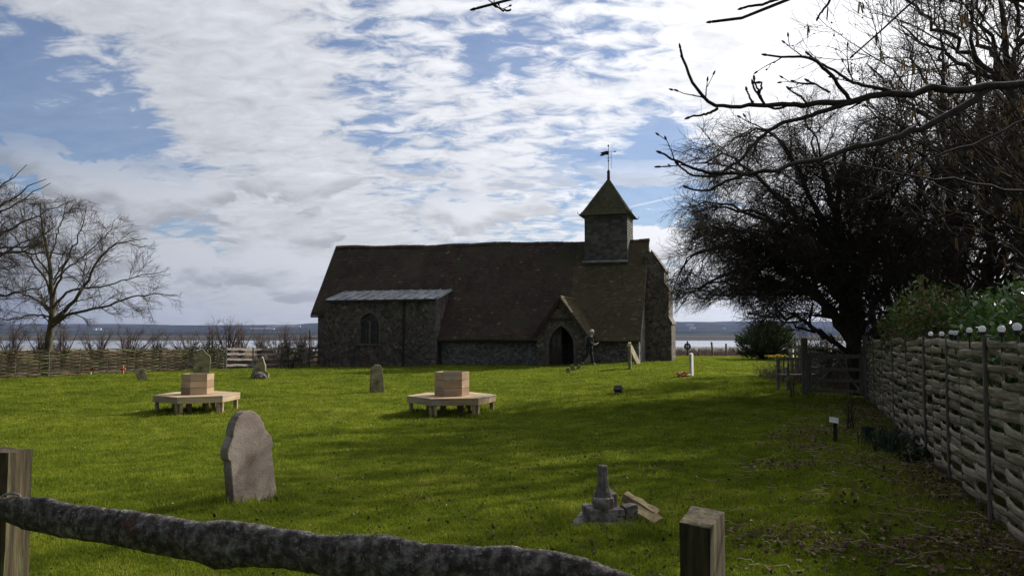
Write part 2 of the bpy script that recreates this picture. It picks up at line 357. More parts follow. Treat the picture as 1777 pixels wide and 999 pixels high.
gravest = mat('gravestone', [(.1, (.13, .098, .080)), (.5, (.24, .195, .165)), (.9, (.35, .30, .26))], 3.5, detail=8, bump=.7, bscale=55, bdist=.010, spots=[((.11, .080, .065), 2.3, .57), ((.46, .42, .36), 14, .68), ((.33, .25, .09), 19, .74)])
mossst = mat('mossy_stone', [(.1, (.11, .095, .05)), (.5, (.24, .21, .12)), (.9, (.36, .33, .22))], 4, detail=7, bump=.6, bscale=30, bdist=.012, spots=[((.09, .075, .045), 5, .60)])
ruin = mat('mottled_stone', [(.1, (.06, .052, .045)), (.5, (.17, .15, .13)), (.9, (.34, .31, .28))], 9, detail=8, bump=.7, bscale=40, bdist=.01, spots=[((.025, .022, .02), 8, .57), ((.40, .39, .36), 17, .66)])
lichenst = mat('lichened_slab', [(.1, (.20, .15, .08)), (.5, (.36, .28, .15)), (.9, (.46, .38, .24))], 6, bump=.6, bscale=40, bdist=.01, spots=[((.45, .27, .06), 9, .60), ((.12, .10, .08), 11, .64)])
whitest = mat('white_stone', [(.2, (.50, .50, .48)), (.8, (.68, .68, .66))], 5, bump=.2)
bark = mat('tree_bark', [(.1, (.045, .038, .022)), (.5, (.095, .082, .05)), (.9, (.15, .135, .08))], 4, stretch=(3, 3, .7), bump=.7, bscale=14)
barkdk = mat('dark_bark', [(.1, (.028, .023, .019)), (.9, (.085, .068, .056))], 5, stretch=(3, 3, .8), bump=.6, bscale=16)
branchm = mat('budded_branch', [(.1, (.012, .010, .009)), (.9, (.040, .031, .026))], 9, stretch=(2, 2, 2), bump=.7, bscale=60, bdist=.006)
twigdk = mat('dark_twig', [(.1, (.032, .026, .019)), (.9, (.090, .068, .050))], 3, bump=.1)
twig = mat('twig', [(.1, (.055, .042, .032)), (.9, (.12, .092, .072))], 2, bump=.1)
twigred = mat('red_twig', [(.1, (.085, .058, .048)), (.9, (.17, .125, .105))], .8, bump=.1)
straw = mat('straw', [(.1, (.28, .20, .11)), (.9, (.50, .40, .25))], 2, bump=.1)
catkinm = mat('catkin', [(.1, (.14, .09, .045)), (.9, (.36, .25, .11))], 12, bump=.2, trans=.3)
leafg = mat('laurel_leaf', [(.0, (.022, .048, .012)), (.5, (.055, .115, .022)), (.85, (.11, .19, .035)), (1, (.20, .28, .06))], 3, tint=.7, rough_=.25, bump=.1, trans=.35, spec=.55)
leafr = mat('red_leaf', [(.0, (.035, .06, .016)), (.45, (.085, .15, .03)), (.75, (.19, .20, .045)), (.88, (.22, .11, .04)), (1, (.34, .07, .035))], 3, tint=.85, rough_=.25, bump=.1, trans=.35, spec=.55)
ivy = mat('ivy_leaf', [(.0, (.014, .022, .008)), (1, (.055, .075, .022))], 3, tint=.7, rough_=.4, bump=.1, trans=.15)
pine = mat('pine_needle', [(.0, (.022, .036, .015)), (.6, (.055, .085, .032)), (1, (.12, .15, .06))], 2, tint=.7, rough_=.6, bump=.1, trans=.25)
deadleaf = mat('dead_leaf', [(.0, (.050, .026, .017)), (.5, (.13, .075, .045)), (.85, (.23, .15, .095)), (1, (.40, .31, .22))], 3, tint=.85, rough_=.8, bump=.2, trans=.2)
blade = mat('grass_blade', [(.0, (.060, .086, .010)), (.4, (.155, .203, .018)), (.7, (.270, .308, .030)), (.88, (.38, .38, .08)), (1, (.48, .42, .20))], 1.6, detail=7, tint=.55, rough_=.6, bump=.0, trans=.5, spec=.12)
def ground_mat():
    m = bpy.data.materials.new('churchyard_ground'); m.use_nodes = True; nt = m.node_tree; N = nt.nodes; L = nt.links; b = N['Principled BSDF']
    tc = N.new('ShaderNodeTexCoord'); obj = tc.outputs['Object']
    def noi(s, d=5, r=.6, st=(1, 1, 1), ds=.2):
        mp = N.new('ShaderNodeMapping'); L.new(obj, mp.inputs[0]); mp.inputs['Scale'].default_value = st
        n = N.new('ShaderNodeTexNoise'); L.new(mp.outputs[0], n.inputs['Vector']); n.inputs['Scale'].default_value = s; n.inputs['Detail'].default_value = d; n.inputs['Roughness'].default_value = r; n.inputs['Distortion'].default_value = ds; return n.outputs[0]
    def mr(v, a, c, lo=0., hi=1.):
        n = N.new('ShaderNodeMapRange'); L.new(v, n.inputs[0])
        for i, q in enumerate((a, c, lo, hi)): n.inputs[i+1].default_value = q
        return n.outputs[0]
    def mth(op, a, c):
        n = N.new('ShaderNodeMath'); n.operation = op
        for i, q in enumerate((a, c)):
            if isinstance(q, (int, float)): n.inputs[i].default_value = q
            else: L.new(q, n.inputs[i])
        return n.outputs[0]
    def ramp(v, st):
        cr = N.new('ShaderNodeValToRGB'); L.new(v, cr.inputs[0]); e = cr.color_ramp.elements
        e[0].position = st[0][0]; e[0].color = (*st[0][1], 1); e[1].position = st[-1][0]; e[1].color = (*st[-1][1], 1)
        for p, c in st[1:-1]: e.new(p).color = (*c, 1)
        return cr.outputs[0]
    def mix(f, a, c):
        n = N.new('ShaderNodeMix'); n.data_type = 'RGBA'; L.new(f, n.inputs[0])
        for i, q in ((6, a), (7, c)):
            if isinstance(q, tuple): n.inputs[i].default_value = (*q, 1)
            else: L.new(q, n.inputs[i])
        return n.outputs[2]
    sp = N.new('ShaderNodeSeparateXYZ'); L.new(obj, sp.inputs[0]); X, Y, Z = sp.outputs
    fine = noi(38, 4, .75); mid = noi(3.2, 6, .65); big = noi(.42, 4, .55)
    f = mth('ADD', mth('ADD', mth('MULTIPLY', mr(fine, .3, .7), .34), mth('MULTIPLY', mr(mid, .3, .7), .30)), mth('MULTIPLY', mr(big, .3, .7), .36))
    grass = ramp(f, [(.1, (.036, .052, .006)), (.36, (.080, .115, .008)), (.6, (.135, .175, .013)), (.8, (.19, .215, .02)), (1, (.28, .26, .07))])
    # daisies / dead bits as small flecks
    fl = noi(30, 2, .5); grass = mix(mr(fl, .735, .76), grass, (.42, .42, .34))
    # worn, leaf-littered soil along the right hand fence
    edge = mth('SUBTRACT', mth('SUBTRACT', X, mth('MULTIPLY', Y, .372)), 0.55)
    lit = mth('ADD', mr(edge, -.9, 1.3, -.45, .55), mr(mid, .35, .65, -.35, .35)); lit = mth('MULTIPLY', mr(lit, .0, .35), mr(Y, 22, 17))
    soil = ramp(mr(fine, .3, .7), [(0, (.030, .020, .013)), (.6, (.075, .050, .034)), (1, (.17, .12, .085))])
    nearc = mix(mth('MULTIPLY', lit, .8), grass, soil)
    # rough field beyond the churchyard
    fld = ramp(mr(noi(.05, 5, .6, (.25, 1, 1)), .3, .7), [(0, (.085, .058, .040)), (.5, (.14, .095, .068)), (1, (.17, .13, .085))])
    yb = mth('ADD', Y, mr(big, .3, .7, -1.2, 1.2))
    c = mix(mr(yb, 51.5, 54), nearc, fld)
    lm = mth('MULTIPLY', mr(mth('ADD', X, mth('MULTIPLY', Y, -.62)), -40.4, -41.4), 1.0)   # beyond the left wattle fence
    c = mix(lm, c, fld)
    mud = ramp(mr(noi(.006, 5, .6, (.15, 1, 1)), .3, .7), [(0, (.17, .165, .155)), (1, (.31, .30, .285))])
    c = mix(mr(Y, 480, 540), c, mud)
    farf = ramp(mr(noi(.0016, 6, .6, (.6, 1.2, 1)), .36, .64), [(0, (.012, .015, .012)), (.5, (.020, .025, .016)), (.54, (.055, .08, .04)), (.62, (.07, .075, .05)), (.66, (.016, .02, .014)), (1, (.04, .05, .03))])
    marsh = ramp(mr(noi(.003, 4, .6, (.12, 1, 1)), .3, .7), [(0, (.055, .055, .045)), (1, (.10, .095, .08))])
    c = mix(mr(Y, 1450, 1480), c, marsh); c = mix(mr(Y, 2600, 3300), c, farf)
    L.new(c, b.inputs['Base Color']); b.inputs['Roughness'].default_value = .9; b.inputs['Specular IOR Level'].default_value = 0.0
    nearf = mr(Y, 60, 40)
    bp = N.new('ShaderNodeBump'); L.new(mth('MULTIPLY', nearf, 1.0), bp.inputs['Strength']); bp.inputs['Distance'].default_value = .035
    L.new(mth('ADD', mth('MULTIPLY', noi(45, 4, .8), 1.0), mth('MULTIPLY', noi(7, 4, .6), 1.2)), bp.inputs['Height']); L.new(bp.outputs[0], b.inputs['Normal'])
    return m
# ------------------------------------------------------------------ ground, water, haze
def build_ground():
    ys = [-60, -40, -20, -8, -3]; y = 0.0
    while y < 62: ys.append(y); y += .35 if y < 20 else .6
    while y < 1400: ys.append(y); y *= 1.045
    ys += [1459, 1461, 1480, 1499, 1501]; y = 1560
    while y < 3400: ys.append(y); y *= 1.06
    while y < 9600: ys.append(y); y += 170
    ys.append(9900); ys = np.array(ys)
    u = np.linspace(-1, 1, 261); u = np.sign(u)*np.abs(u)**1.6
    X = u[None, :]*np.maximum(75, ys*1.05+45)[:, None]; Y = np.repeat(ys[:, None], len(u), 1); Z = G(X, Y)
    V = np.stack([X, Y, Z], -1).reshape(-1, 3); n = len(u)
    i = (np.arange(len(ys)-1)[:, None]*n+np.arange(n-1)[None]).ravel(); Q = np.stack([i, i+1, i+n+1, i+n], -1)
    tag(np_mesh('ground', V, Q, ground_mat(), smooth=True), 'sunlit short green churchyard lawn running out to brown fields', kind='structure')
build_ground()
def water_mat():
    m = bpy.data.materials.new('estuary_water'); m.use_nodes = True; nt = m.node_tree; N = nt.nodes; L = nt.links; b = N['Principled BSDF']
    b.inputs['Base Color'].default_value = (.30, .34, .37, 1); b.inputs['Roughness'].default_value = .12; b.inputs['Specular IOR Level'].default_value = .5
    tc = N.new('ShaderNodeTexCoord'); mp = N.new('ShaderNodeMapping'); L.new(tc.outputs['Object'], mp.inputs[0]); mp.inputs['Scale'].default_value = (.3, 1, 1)
    n = N.new('ShaderNodeTexNoise'); L.new(mp.outputs[0], n.inputs['Vector']); n.inputs['Scale'].default_value = .4; n.inputs['Detail'].default_value = 4
    bp = N.new('ShaderNodeBump'); bp.inputs['Strength'].default_value = .1; bp.inputs['Distance'].default_value = .1; L.new(n.outputs[0], bp.inputs['Height']); L.new(bp.outputs[0], b.inputs['Normal']); return m
tag(MB().add([(-3500, 700, -14.6), (3500, 700, -14.6), (3500, 1560, -14.6), (-3500, 1560, -14.6)], [(0, 1, 2, 3)]).build('water', water_mat()), 'pale grey tidal channel between the mudflats', kind='structure')
def haze():
    m = bpy.data.materials.new('haze'); m.use_nodes = True; nt = m.node_tree; nt.nodes.clear()
    o = nt.nodes.new('ShaderNodeOutputMaterial'); v = nt.nodes.new('ShaderNodeVolumePrincipled')
    v.inputs['Color'].default_value = (.42, .52, .95, 1); v.inputs['Density'].default_value = HAZE; v.inputs['Anisotropy'].default_value = .2
    nt.links.new(v.outputs[0], o.inputs['Volume'])
    tag(MB().bb(-10700, 10700, -70, 10000, -22, 260).build('haze', m), 'thin bluish air over the far shore', kind='stuff')
HAZE = 4.5e-5
haze()

# ------------------------------------------------------------------ church
CA = R(17.5); CO = (6.734, 41.0, 0.0)
church = thing('church', CO, 'low flint church with steep brown tiled roof, square bell turret, lead-roofed chapel and gabled porch', 'church', -CA)
SL = (6.95-1.39)/3.8
def roofz(d): return 1.39+SL*d
rng = np.random.default_rng(7); rnd = random.Random(7)
def ridge_sag(x): return .20*(-x/20.4)+.05*math.sin(x*.55+.6)+.02*math.sin(x*1.9)
# walls
w = MB()
def gable(d0, inset=.12): return [(d0+inset, -1.2), (d0+inset, roofz(d0)-.12), (3.8, 6.72), (7.6-inset, 1.3), (7.6-inset, -1.2)]
w.prism(gable(0), 'x', -12.0, -.03); w.prism(gable(.9), 'x', -20.02, -12.0)
w.build('wall', render_, church)
# tiled roof slopes: every tile a slightly jittered quad over a deck
def tiles(mb, x0, x1, p0, p1, gauge, width, skip=None, jit=1.0, sag=None, lift=.03):
    """courses from p0=(d,z) eave up to p1 ridge, running x0..x1"""
    p0 = Vector((0, *p0)); p1 = Vector((0, *p1)); s = p1-p0; Ls = s.length; s.normalize(); nr = Vector((0, -s.z, s.y))
    if nr.z < 0: nr = -nr
    n = int(Ls/gauge); m_ = int(abs(x1-x0)/width)
    for i in range(n):
        a, bq = i*gauge, min((i+1)*gauge+.03, Ls)
        for j in range(-1, m_+1):
            xa = x0+(j+(i % 2)*.5)*width; xb = xa+width-.008; xa = max(xa, x0); xb = min(xb, x1)
            if xb-xa < .03: continue
            xc = (xa+xb)/2
            if skip and skip(xc, p0.z+s.z*a): continue
            l0 = lift+.012*rnd.random()*jit; tw = rnd.gauss(0, .004)*jit; dz = (sag(xc) if sag else 0)
            und = .02*math.sin(xc*1.3+a*.9)+.014*math.sin(xc*.6-a*2.2)
            def pt(x, q, h): v = p0+s*q+nr*(h+und); return (x, v.y, v.z+dz*(q/Ls))
            aa = a+rnd.gauss(0, .006)*jit
            vs = [pt(xa, aa, l0+tw), pt(xb, aa, l0-tw), pt(xb, bq, .004), pt(xa, bq, .004), pt(xa, aa, l0+tw-.014), pt(xb, aa, l0-tw-.014)]
            t = min(1, max(0, rnd.gauss(.42, .2)))
            if rnd.random() < .03: t = rnd.uniform(.9, 1.3)
            mb.add(vs, [(0, 1, 2, 3), (4, 5, 1, 0)], t)
def front_skip(x, z): return (x < -18.45 and z < 2.66) or (-18.45 < x < -11.6 and z < 3.0)
E0 = (-.16, roofz(-.16)); RD = (3.8, 6.95)
mb = MB(); tiles(mb, -20.42, -4.1, E0, RD, .118, .175, front_skip, 1.2, ridge_sag)
mb2 = MB(); tiles(mb2, -4.1, .06, E0, RD, .118, .175, None, .7, ridge_sag)
def sheet(mb, x0, x1, d0, z0, d1, z1, th=.06, sg=True):
    s0, s1 = (ridge_sag(x0), ridge_sag(x1)) if sg else (0, 0)
    f0 = (z0-E0[1])/(RD[1]-E0[1]); f0 = max(f0, 0)
    mb.add([(x0, d0, z0+s0*f0), (x1, d0, z0+s1*f0), (x1, d1, z1+s1), (x0, d1, z1+s0), (x0, d0, z0-th+s0*f0), (x1, d0, z0-th+s1*f0), (x1, d1, z1-th+s1), (x0, d1, z1-th+s0)],
           [(0, 1, 2, 3), (4, 7, 6, 5), (0, 4, 5, 1), (1, 5, 6, 2), (2, 6, 7, 3), (3, 7, 4, 0)], .3)
sheet(mb, -20.42, -18.4, (2.62-1.39)/SL, 2.61, 3.8, 6.94); sheet(mb, -18.4, -11.55, (3.0-1.39)/SL, 2.99, 3.8, 6.94)
for k in range(5): sheet(mb, -11.55+k*1.49, -11.55+(k+1)*1.49, E0[0], E0[1]-.01, 3.8, 6.94)
sheet(mb2, -4.1, .06, E0[0], E0[1]-.01, 3.8, 6.94)
for k in range(8):
    x0 = -20.42+k*2.56; sheet(mb, x0, x0+2.56, 7.76, E0[1], 3.8, 6.94)
mb.build('roof', tile, church); tag(mb2.build('roof', tile2, church), 'olive brown newer tiled bay of the roof below the bell turret')
rt = MB()
for k in range(68):
    x = -20.42+k*.302; z = 6.965+ridge_sag(x+.15)+rnd.gauss(0, .006)+(.05 if x < -14.2 else 0)
    rt.add([(x, 3.66, z-.14), (x, 3.72, z-.02), (x, 3.8, z+.035), (x, 3.88, z-.02), (x, 3.94, z-.14)]+[(x+.305, 3.66, z-.13), (x+.305, 3.72, z-.01), (x+.305, 3.8, z+.045), (x+.305, 3.88, z-.01), (x+.305, 3.94, z-.13)],
           [(i, i+1, i+6, i+5) for i in range(4)]+[(0, 1, 2, 3, 4)[::-1], (5, 6, 7, 8, 9)], rnd.uniform(.3, 1))
rt.build('ridge', tile, church)
# eaves board / verge
th = math.atan2(SL, 1)
for xx in (-20.45, .085):
    d0 = .9 if xx < -5 else -.16; z0 = roofz(d0)
    vb = MB(); vb.add([(xx-.03, d0, z0-.02), (xx+.03, d0, z0-.02), (xx+.03, 3.8, 6.98+ridge_sag(min(xx, 0))), (xx-.03, 3.8, 6.98+ridge_sag(min(xx, 0))), (xx-.03, d0, z0-.14), (xx+.03, d0, z0-.14), (xx+.03, 3.8, 6.84), (xx-.03, 3.8, 6.84)],
           [(0, 1, 2, 3), (4, 7, 6, 5), (0, 4, 5, 1), (1, 5, 6, 2), (2, 6, 7, 3), (3, 7, 4, 0)])
    vb.build('verge', dress, church)
MB().bb(-11.4, .0, -.10, .0, 1.02, 1.13).build('eaves_board', oakdk, church); MB().bb(-20.4, -18.5, .80, .88, 2.50, 2.6).build('eaves_board', oakdk, church)
# buttress on the right hand gable
bt = MB(); bt.prism([(.0, -1.2), (1.42, -1.2), (1.42, 2.05), (1.28, 2.34), (1.28, 3.93), (1.05, 4.3), (1.05, 5.08), (.34, 6.12), (.0, 6.2)], 'y', 2.7, 4.9)
o = bt.build('buttress', flint, church)
for (r0, z0, r1, z1) in ((1.47, 2.02, 1.26, 2.40), (1.33, 3.90, 1.02, 4.36), (1.12, 5.02, .34, 6.17)):
    MB().prism([(r0, z0), (r0, z0+.08), (r1, z1+.08), (r1-.02, z1-.02)], 'y', 2.66, 4.94).build('coping', dress, o)
# chapel with lead lean-to roof
ch = MB()
ch.bb(-18.35, -16.37, -.5, -.12, -1.2, 3.48); ch.bb(-14.94, -11.5, -.5, -.12, -1.2, 3.48); ch.bb(-16.37, -14.94, -.5, -.12, -1.2, .93)
n = 14; arch = []
def arch_pts(cx, hw, zs, rise, n=9):
    """pointed arch outline from left springing over apex to right springing"""
    Rr_ = (hw*hw+rise*rise)/(2*hw); pts = []
    for i in range(n+1):
        a = i/n*math.asin(min(1, rise/Rr_)); pts.append((cx-hw+Rr_*(1-math.cos(a)), zs+Rr_*math.sin(a)))
    return pts+[(2*cx-x, z) for x, z in pts[::-1][1:]]
WC, WH = -15.655, .60
ap = arch_pts(WC, .715, 1.95, .84)
ch.prism([(-16.37, 1.95)]+[(-16.37, 3.48), (-14.94, 3.48), (-14.94, 1.95)]+ap[::-1][1:-1], 'y', -.5, -.12)
ch.bb(-16.37, -14.94, -.125, -.06, .9, 3.4)
ch.prism([(-.12, -1.2), (-.12, 3.48), (.3, 3.6), (2.3, 4.15), (2.3, -1.2)], 'x', -18.3, -18.0); ch.prism([(-.12, -1.2), (-.12, 3.48), (.3, 3.6), (2.3, 4.15), (2.3, -1.2)], 'x', -11.85, -11.5)
chapel = ch.build('chapel', flint, church)
# quoins and left diagonal buttress
bq = MB(); bq.prism([(.0, -1.2), (-.42, -1.2), (-.42, .35), (-.34, .45), (-.34, 1.35), (-.16, 1.72), (-.16, 2.55), (.02, 3.0)][::-1], 'y', -.75, -.15)
o = bq.build('buttress', flint, church, loc=(-18.35, 0, 0))
q = MB()
for z0, z1, r0, r1 in ((1.33, 1.72, -.36, -.14), (.30, .48, -.44, -.32), (2.53, 3.0, -.18, .02)): MB().prism([(r0, z0), (r0, z0+.07), (r1, z1+.07), (r1, z1)], 'y', -.79, -.11).build('coping', dress, o)
for k in range(9):
    z = .1+k*.38; q.bb(6.55, 6.88+.02, -.515, -.40, z, z+.30) if k % 2 else q.bb(6.30, 6.88+.02, -.518, -.40, z, z+.30)
q.build('quoins', dress, chapel, loc=(-18.35, 0, 0))
lr = MB(); lx0, lx1 = -18.55, -11.35
def lz(d): return 3.50+(d+.62)*.27
lr.add([(lx0, -.62, lz(-.62)), (lx1, -.62, lz(-.62)), (lx1, 1.75, lz(1.75)), (-13.9, 1.75, lz(1.75)), (-13.9, 2.05, lz(2.05)+.03), (-17.4, 2.05, lz(2.05)+.03), (-17.4, 1.75, lz(1.75)), (lx0, 1.75, lz(1.75))]+
       [(lx0, -.62, lz(-.62)-.09), (lx1, -.62, lz(-.62)-.09), (lx1, 1.75, lz(1.75)-.09), (-13.9, 1.75, lz(1.75)-.09), (-13.9, 2.05, lz(2.05)-.06), (-17.4, 2.05, lz(2.05)-.06), (-17.4, 1.75, lz(1.75)-.09), (lx0, 1.75, lz(1.75)-.09)],
       [tuple(range(8)), tuple(range(15, 7, -1))]+[(i, 8+i, 8+(i+1) % 8, (i+1) % 8) for i in range(8)])
for k in range(12):
    x = lx0+.12+k*.635
    lr.tube([(x, -.64, lz(-.62)+.02), (x, 1.7, lz(1.7)+.022)], .05, 6)
lr.bb(-17.4, -13.9, 1.98, 2.07, lz(2.05)-.05, lz(2.05)+.06)
o = lr.build('lead_roof', lead, church); MB().bb(lx0+.03, lx1-.03, -.70, -.60, 3.36, 3.47).build('gutter', black, o)
dp = MB(); dp.tube([(-13.43, -.66, 3.38), (-13.43, -.60, 3.2), (-13.43, -.565, 3.1), (-13.43, -.565, -.5)], .05, 8); dp.bb(-13.5, -13.36, -.66, -.51, 3.12, 3.36)
for z in (.3, 1.6, 2.7): dp.bb(-13.5, -13.36, -.59, -.50, z, z+.05)
dp.build('drainpipe', black, church)
dp = MB(); dp.tube([(-11.36, -.2, 1.05), (-11.36, -.02, .9), (-11.36, -.0, -.5)], .05, 8); dp.build('drainpipe', black, church)
# chapel window
def arch_band(mb, cx, hw, zs, rise, wid, z0, y0, y1, n=9):
    o_ = [(cx-hw, z0)]+arch_pts(cx, hw, zs, rise, n)+[(cx+hw, z0)]; i_ = [(cx-hw+wid, z0)]+arch_pts(cx, hw-wid, zs, rise-wid*1.15, n)+[(cx+hw-wid, z0)]
    for k in range(len(o_)-1): mb.prism([o_[k], o_[k+1], i_[k+1], i_[k]], 'y', y0, y1)
fr = MB(); arch_band(fr, WC, .78, 1.95, .92, .14, .93, -.54, -.30)
fr.bb(WC-.045, WC+.045, -.44, -.32, .93, 2.35); fr.bb(WC-.8, WC+.8, -.56, -.32, .82, .93)
for s in (-1, 1): arch_band(fr, WC+s*.32, .33, 1.98, .40, .05, 1.7, -.42, -.34)
wn = fr.build('window', dress, church)
pn = MB(); pn.prism([(WC-.66, .93)]+arch_pts(WC, .66, 1.95, .78)+[(WC+.66, .93)], 'y', -.30, -.27); pn.build('pane', glass, wn)
ld = MB()
for k in range(5): ld.bb(WC-.64, WC+.64, -.318, -.302, 1.1+k*.21, 1.125+k*.21)
for k in (-2, -1, 1, 2): ld.bb(WC+k*.21-.012, WC+k*.21+.012, -.319, -.303, .93, 2.2)
ld.build('glazing_bar', black, wn)
# hood lip above the window
# bell turret
tu = MB(); tw0, tw1, ty0, ty1 = -3.5, -1.04, 2.75, 4.95; tzb, tzt = 5.5, 8.44
tu.bb(tw0, tw1, ty0, ty1, tzb, tzt)
turret = tu.build('turret', weathertile, church)
sh = MB()
def shingle(mb, a0, a1, fix, axis, z0, z1, out, wd=.26, ga=.17):
    n = int((z1-z0)/ga)
    for i in range(n):
        z = z0+i*ga; x = a0-(wd*.5 if i % 2 else 0)
        while x < a1:
            xa, xb = max(x, a0)+.004, min(x+wd, a1)-.004
            if xb-xa > .03:
                l0 = .035+rnd.random()*.015; zl = z+rnd.gauss(0, .008)
                t = rnd.random(); pts = [(xa, l0, zl), (xb, l0, zl), (xb, .004, z+ga+.02), (xa, .004, z+ga+.02), (xa, 0, zl), (xb, 0, zl)]
                vs = [(p, fix+out*q_, r) if axis == 'y' else (fix+out*q_, p, r) for p, q_, r in pts]
                mb.add(vs, [(0, 1, 2, 3), (4, 5, 1, 0), (0, 3, 4), (1, 5, 2)], t)
            x += wd
shingle(sh, tw0, tw1, ty0, 'y', tzb, tzt, -1); shingle(sh, ty0, ty1, tw1, 'x', tzb, tzt, 1)
sh.build('shingle_cladding', weathertile, turret)
MB().bb(tw0-.12, tw1+.05, ty0-.14, ty0+.02, 5.60, 5.72).build('lead_flashing', lead, turret)
# pyramid roof, slightly bell-cast
py = MB(); cx, cy = -2.27, 3.85; hx, hy = 1.50, 1.38
lv = [(0.0, 1.0, 8.36), (.2, .86, 8.62), (1, .035, 10.62)]
def pyr(k, sx, sy):
    a = lv[k]; return (cx+sx*hx*a[1], cy+sy*hy*a[1], a[2])
cs = [(-1, -1), (1, -1), (1, 1), (-1, 1)]
ncourse = 17
rings = []
for i in range(ncourse+1):
    t = i/ncourse; zz = 8.36+t*2.26
    w_ = (1-.70*t/.5*.5) if False else np.interp(t, [0, .12, 1], [1.0, .855, .035]); rings.append((w_, zz))
for i in range(ncourse):
    (wa, za), (wb, zb) = rings[i], rings[i+1]; wa_ = wa+.018
    for k in range(4):
        c0, c1 = cs[k], cs[(k+1) % 4]
        n_ = max(2, int(wa*2*hx/.2))
        for j in range(n_):
            f0, f1 = j/n_, (j+1)/n_-.01
            def P_(w__, f, z): return (cx+hx*w__*(c0[0]+(c1[0]-c0[0])*f), cy+hy*w__*(c0[1]+(c1[1]-c0[1])*f), z)
            dz = rnd.gauss(0, .004)
            py.add([P_(wa_, f0, za+dz), P_(wa_, f1, za+dz), P_(wb, f1, zb), P_(wb, f0, zb), P_(wa-.01, f0, za+dz), P_(wa-.01, f1, za+dz)], [(0, 1, 2, 3), (4, 5, 1, 0)], rnd.random())
vs = []; 
for (w__, z_) in rings: vs += [(cx+c[0]*hx*(w__-.006), cy+c[1]*hy*(w__-.006), z_-.01) for c in cs]
fs = [(i*4+k, i*4+(k+1) % 4, (i+1)*4+(k+1) % 4, (i+1)*4+k) for i in range(ncourse) for k in range(4)]+[(3, 2, 1, 0)]
py.add(vs, fs, .3)
for c in cs:    # little iron hooks at the eaves corners
    x, y = cx+c[0]*hx, cy+c[1]*hy
    py.tube([(x-.1*c[0], y, 8.40), (x+.06*c[0], y+.02*c[1], 8.43), (x+.07*c[0], y+.02*c[1], 8.56)], .018, 6)
py.build('turret_roof', tile3, turret)
fp = MB(); fp.lathe([(.07, 10.5), (.095, 10.62), (.085, 11.0), (.10, 11.05), (.06, 11.18), (.03, 11.2)], (cx, cy, 0), 10); fp.build('finial_post', oakdk, turret)
wv = MB(); wv.tube([(cx, cy, 11.15), (cx, cy, 12.62)], .020, 6); wv.ball((cx, cy, 12.66), .055, 8); wv.ball((cx, cy, 11.75), .05, 8)
wv.prism([(cx-.16, 12.12), (cx-.02, 12.10), (cx+.03, 12.14), (cx+.03, 12.33), (cx-.12, 12.34), (cx-.36, 12.30), (cx-.52, 12.27), (cx-.40, 12.22), (cx-.50, 12.12), (cx-.52, 12.07), (cx-.36, 12.06)][::-1], 'y', cy-.012, cy+.012)
wv.tube([(cx, cy, 12.25), (cx+.40, cy, 12.27)], .013, 5); wv.prism([(cx+.36, 12.21), (cx+.48, 12.27), (cx+.36, 12.33)], 'y', cy-.012, cy+.012)
wv.tube([(cx-.16, cy, 11.9), (cx+.18, cy, 11.9)], .011, 5); wv.tube([(cx, cy-.18, 11.9), (cx, cy+.18, 11.9)], .011, 5)
wv.tube([(cx+.18, cy, 12.22), (cx+.17, cy, 11.3)], .009, 5)
wv.build('weathervane', black, turret)
# porch
pc, pw, pf = -3.82, 1.30, -1.8
pm = MB(); dc, dh, ds = -3.80, .66, .85
ap = arch_pts(dc, dh, ds, 1.08)
front = [(pc-pw, -1.2), (pc-pw, 1.55), (pc, 3.30), (pc+pw, 1.55), (pc+pw, -1.2), (dc+dh, -1.2)]+ap[::-1]+[(dc-dh, -1.2)]
# wall above the arch split into two half pieces to keep polygons simple
apx = ap[len(ap)//2]
pm.prism([(pc-pw, -1.2), (pc-pw, 1.55), (pc, 3.30), apx]+ap[:len(ap)//2][::-1]+[(dc-dh, -1.2)], 'y', pf, pf+.32)
pm.prism([(dc+dh, -1.2)]+ap[len(ap)//2+1:][::-1]+[apx, (pc, 3.30), (pc+pw, 1.55), (pc+pw, -1.2)], 'y', pf, pf+.32)
pm.bb(pc-pw, pc-pw+.28, pf+.32, .14, -1.2, 1.5); pm.bb(pc+pw-.28, pc+pw, pf+.32, .14, -1.2, 1.5)
porch = pm.build('porch', flint, church)
as_ = MB(); arch_band(as_, dc, dh+.16, ds, 1.24, .15, -.6, pf-.025, pf+.12); as_.build('arch_surround', dress, porch)
bg_ = MB()
pr = MB()
sl2 = (3.42-1.40)/1.45
for s in (-1, 1):
    n_ = 19
    for i in range(n_):
        a, bq_ = i/n_, (i+1)/n_+.02
        x_a, z_a = s*(1.45*(1-a)), 1.40+2.02*a; x_b, z_b = s*(1.45*(1-min(bq_, 1))), 1.40+2.02*min(bq_, 1)
        y1 = (z_a-1.39)/SL+.02; j = pf-.14
        while j < y1:
            ye = min(j+.17, y1); l0 = .035+rnd.random()*.012; ox = s*l0*.8
            pr.add([(pc+x_a+ox, j, z_a+l0), (pc+x_a+ox, ye-.008, z_a+l0), (pc+x_b, ye-.008, z_b+.004), (pc+x_b, j, z_b+.004), (pc+x_a, j, z_a-.005), (pc+x_a, ye-.008, z_a-.005)], [(0, 1, 2, 3), (4, 5, 1, 0)], rnd.random())
            j += .17
    pr.add([(pc+s*1.45, pf-.14, 1.40), (pc, pf-.14, 3.42), (pc, 1.5, 3.42), (pc+s*1.45, .1, 1.40), (pc+s*1.45, pf-.14, 1.33), (pc, pf-.14, 3.35), (pc, 1.5, 3.35), (pc+s*1.45, .1, 1.33)], [(0, 1, 2, 3), (4, 7, 6, 5), (0, 4, 5, 1), (3, 2, 6, 7), (0, 3, 7, 4)], .4)
pr.tube([(pc, pf-.14, 3.44), (pc, 1.4, 3.44)], .07, 8, .8)
pr.build('porch_roof', tile2, porch)
bgd = MB()
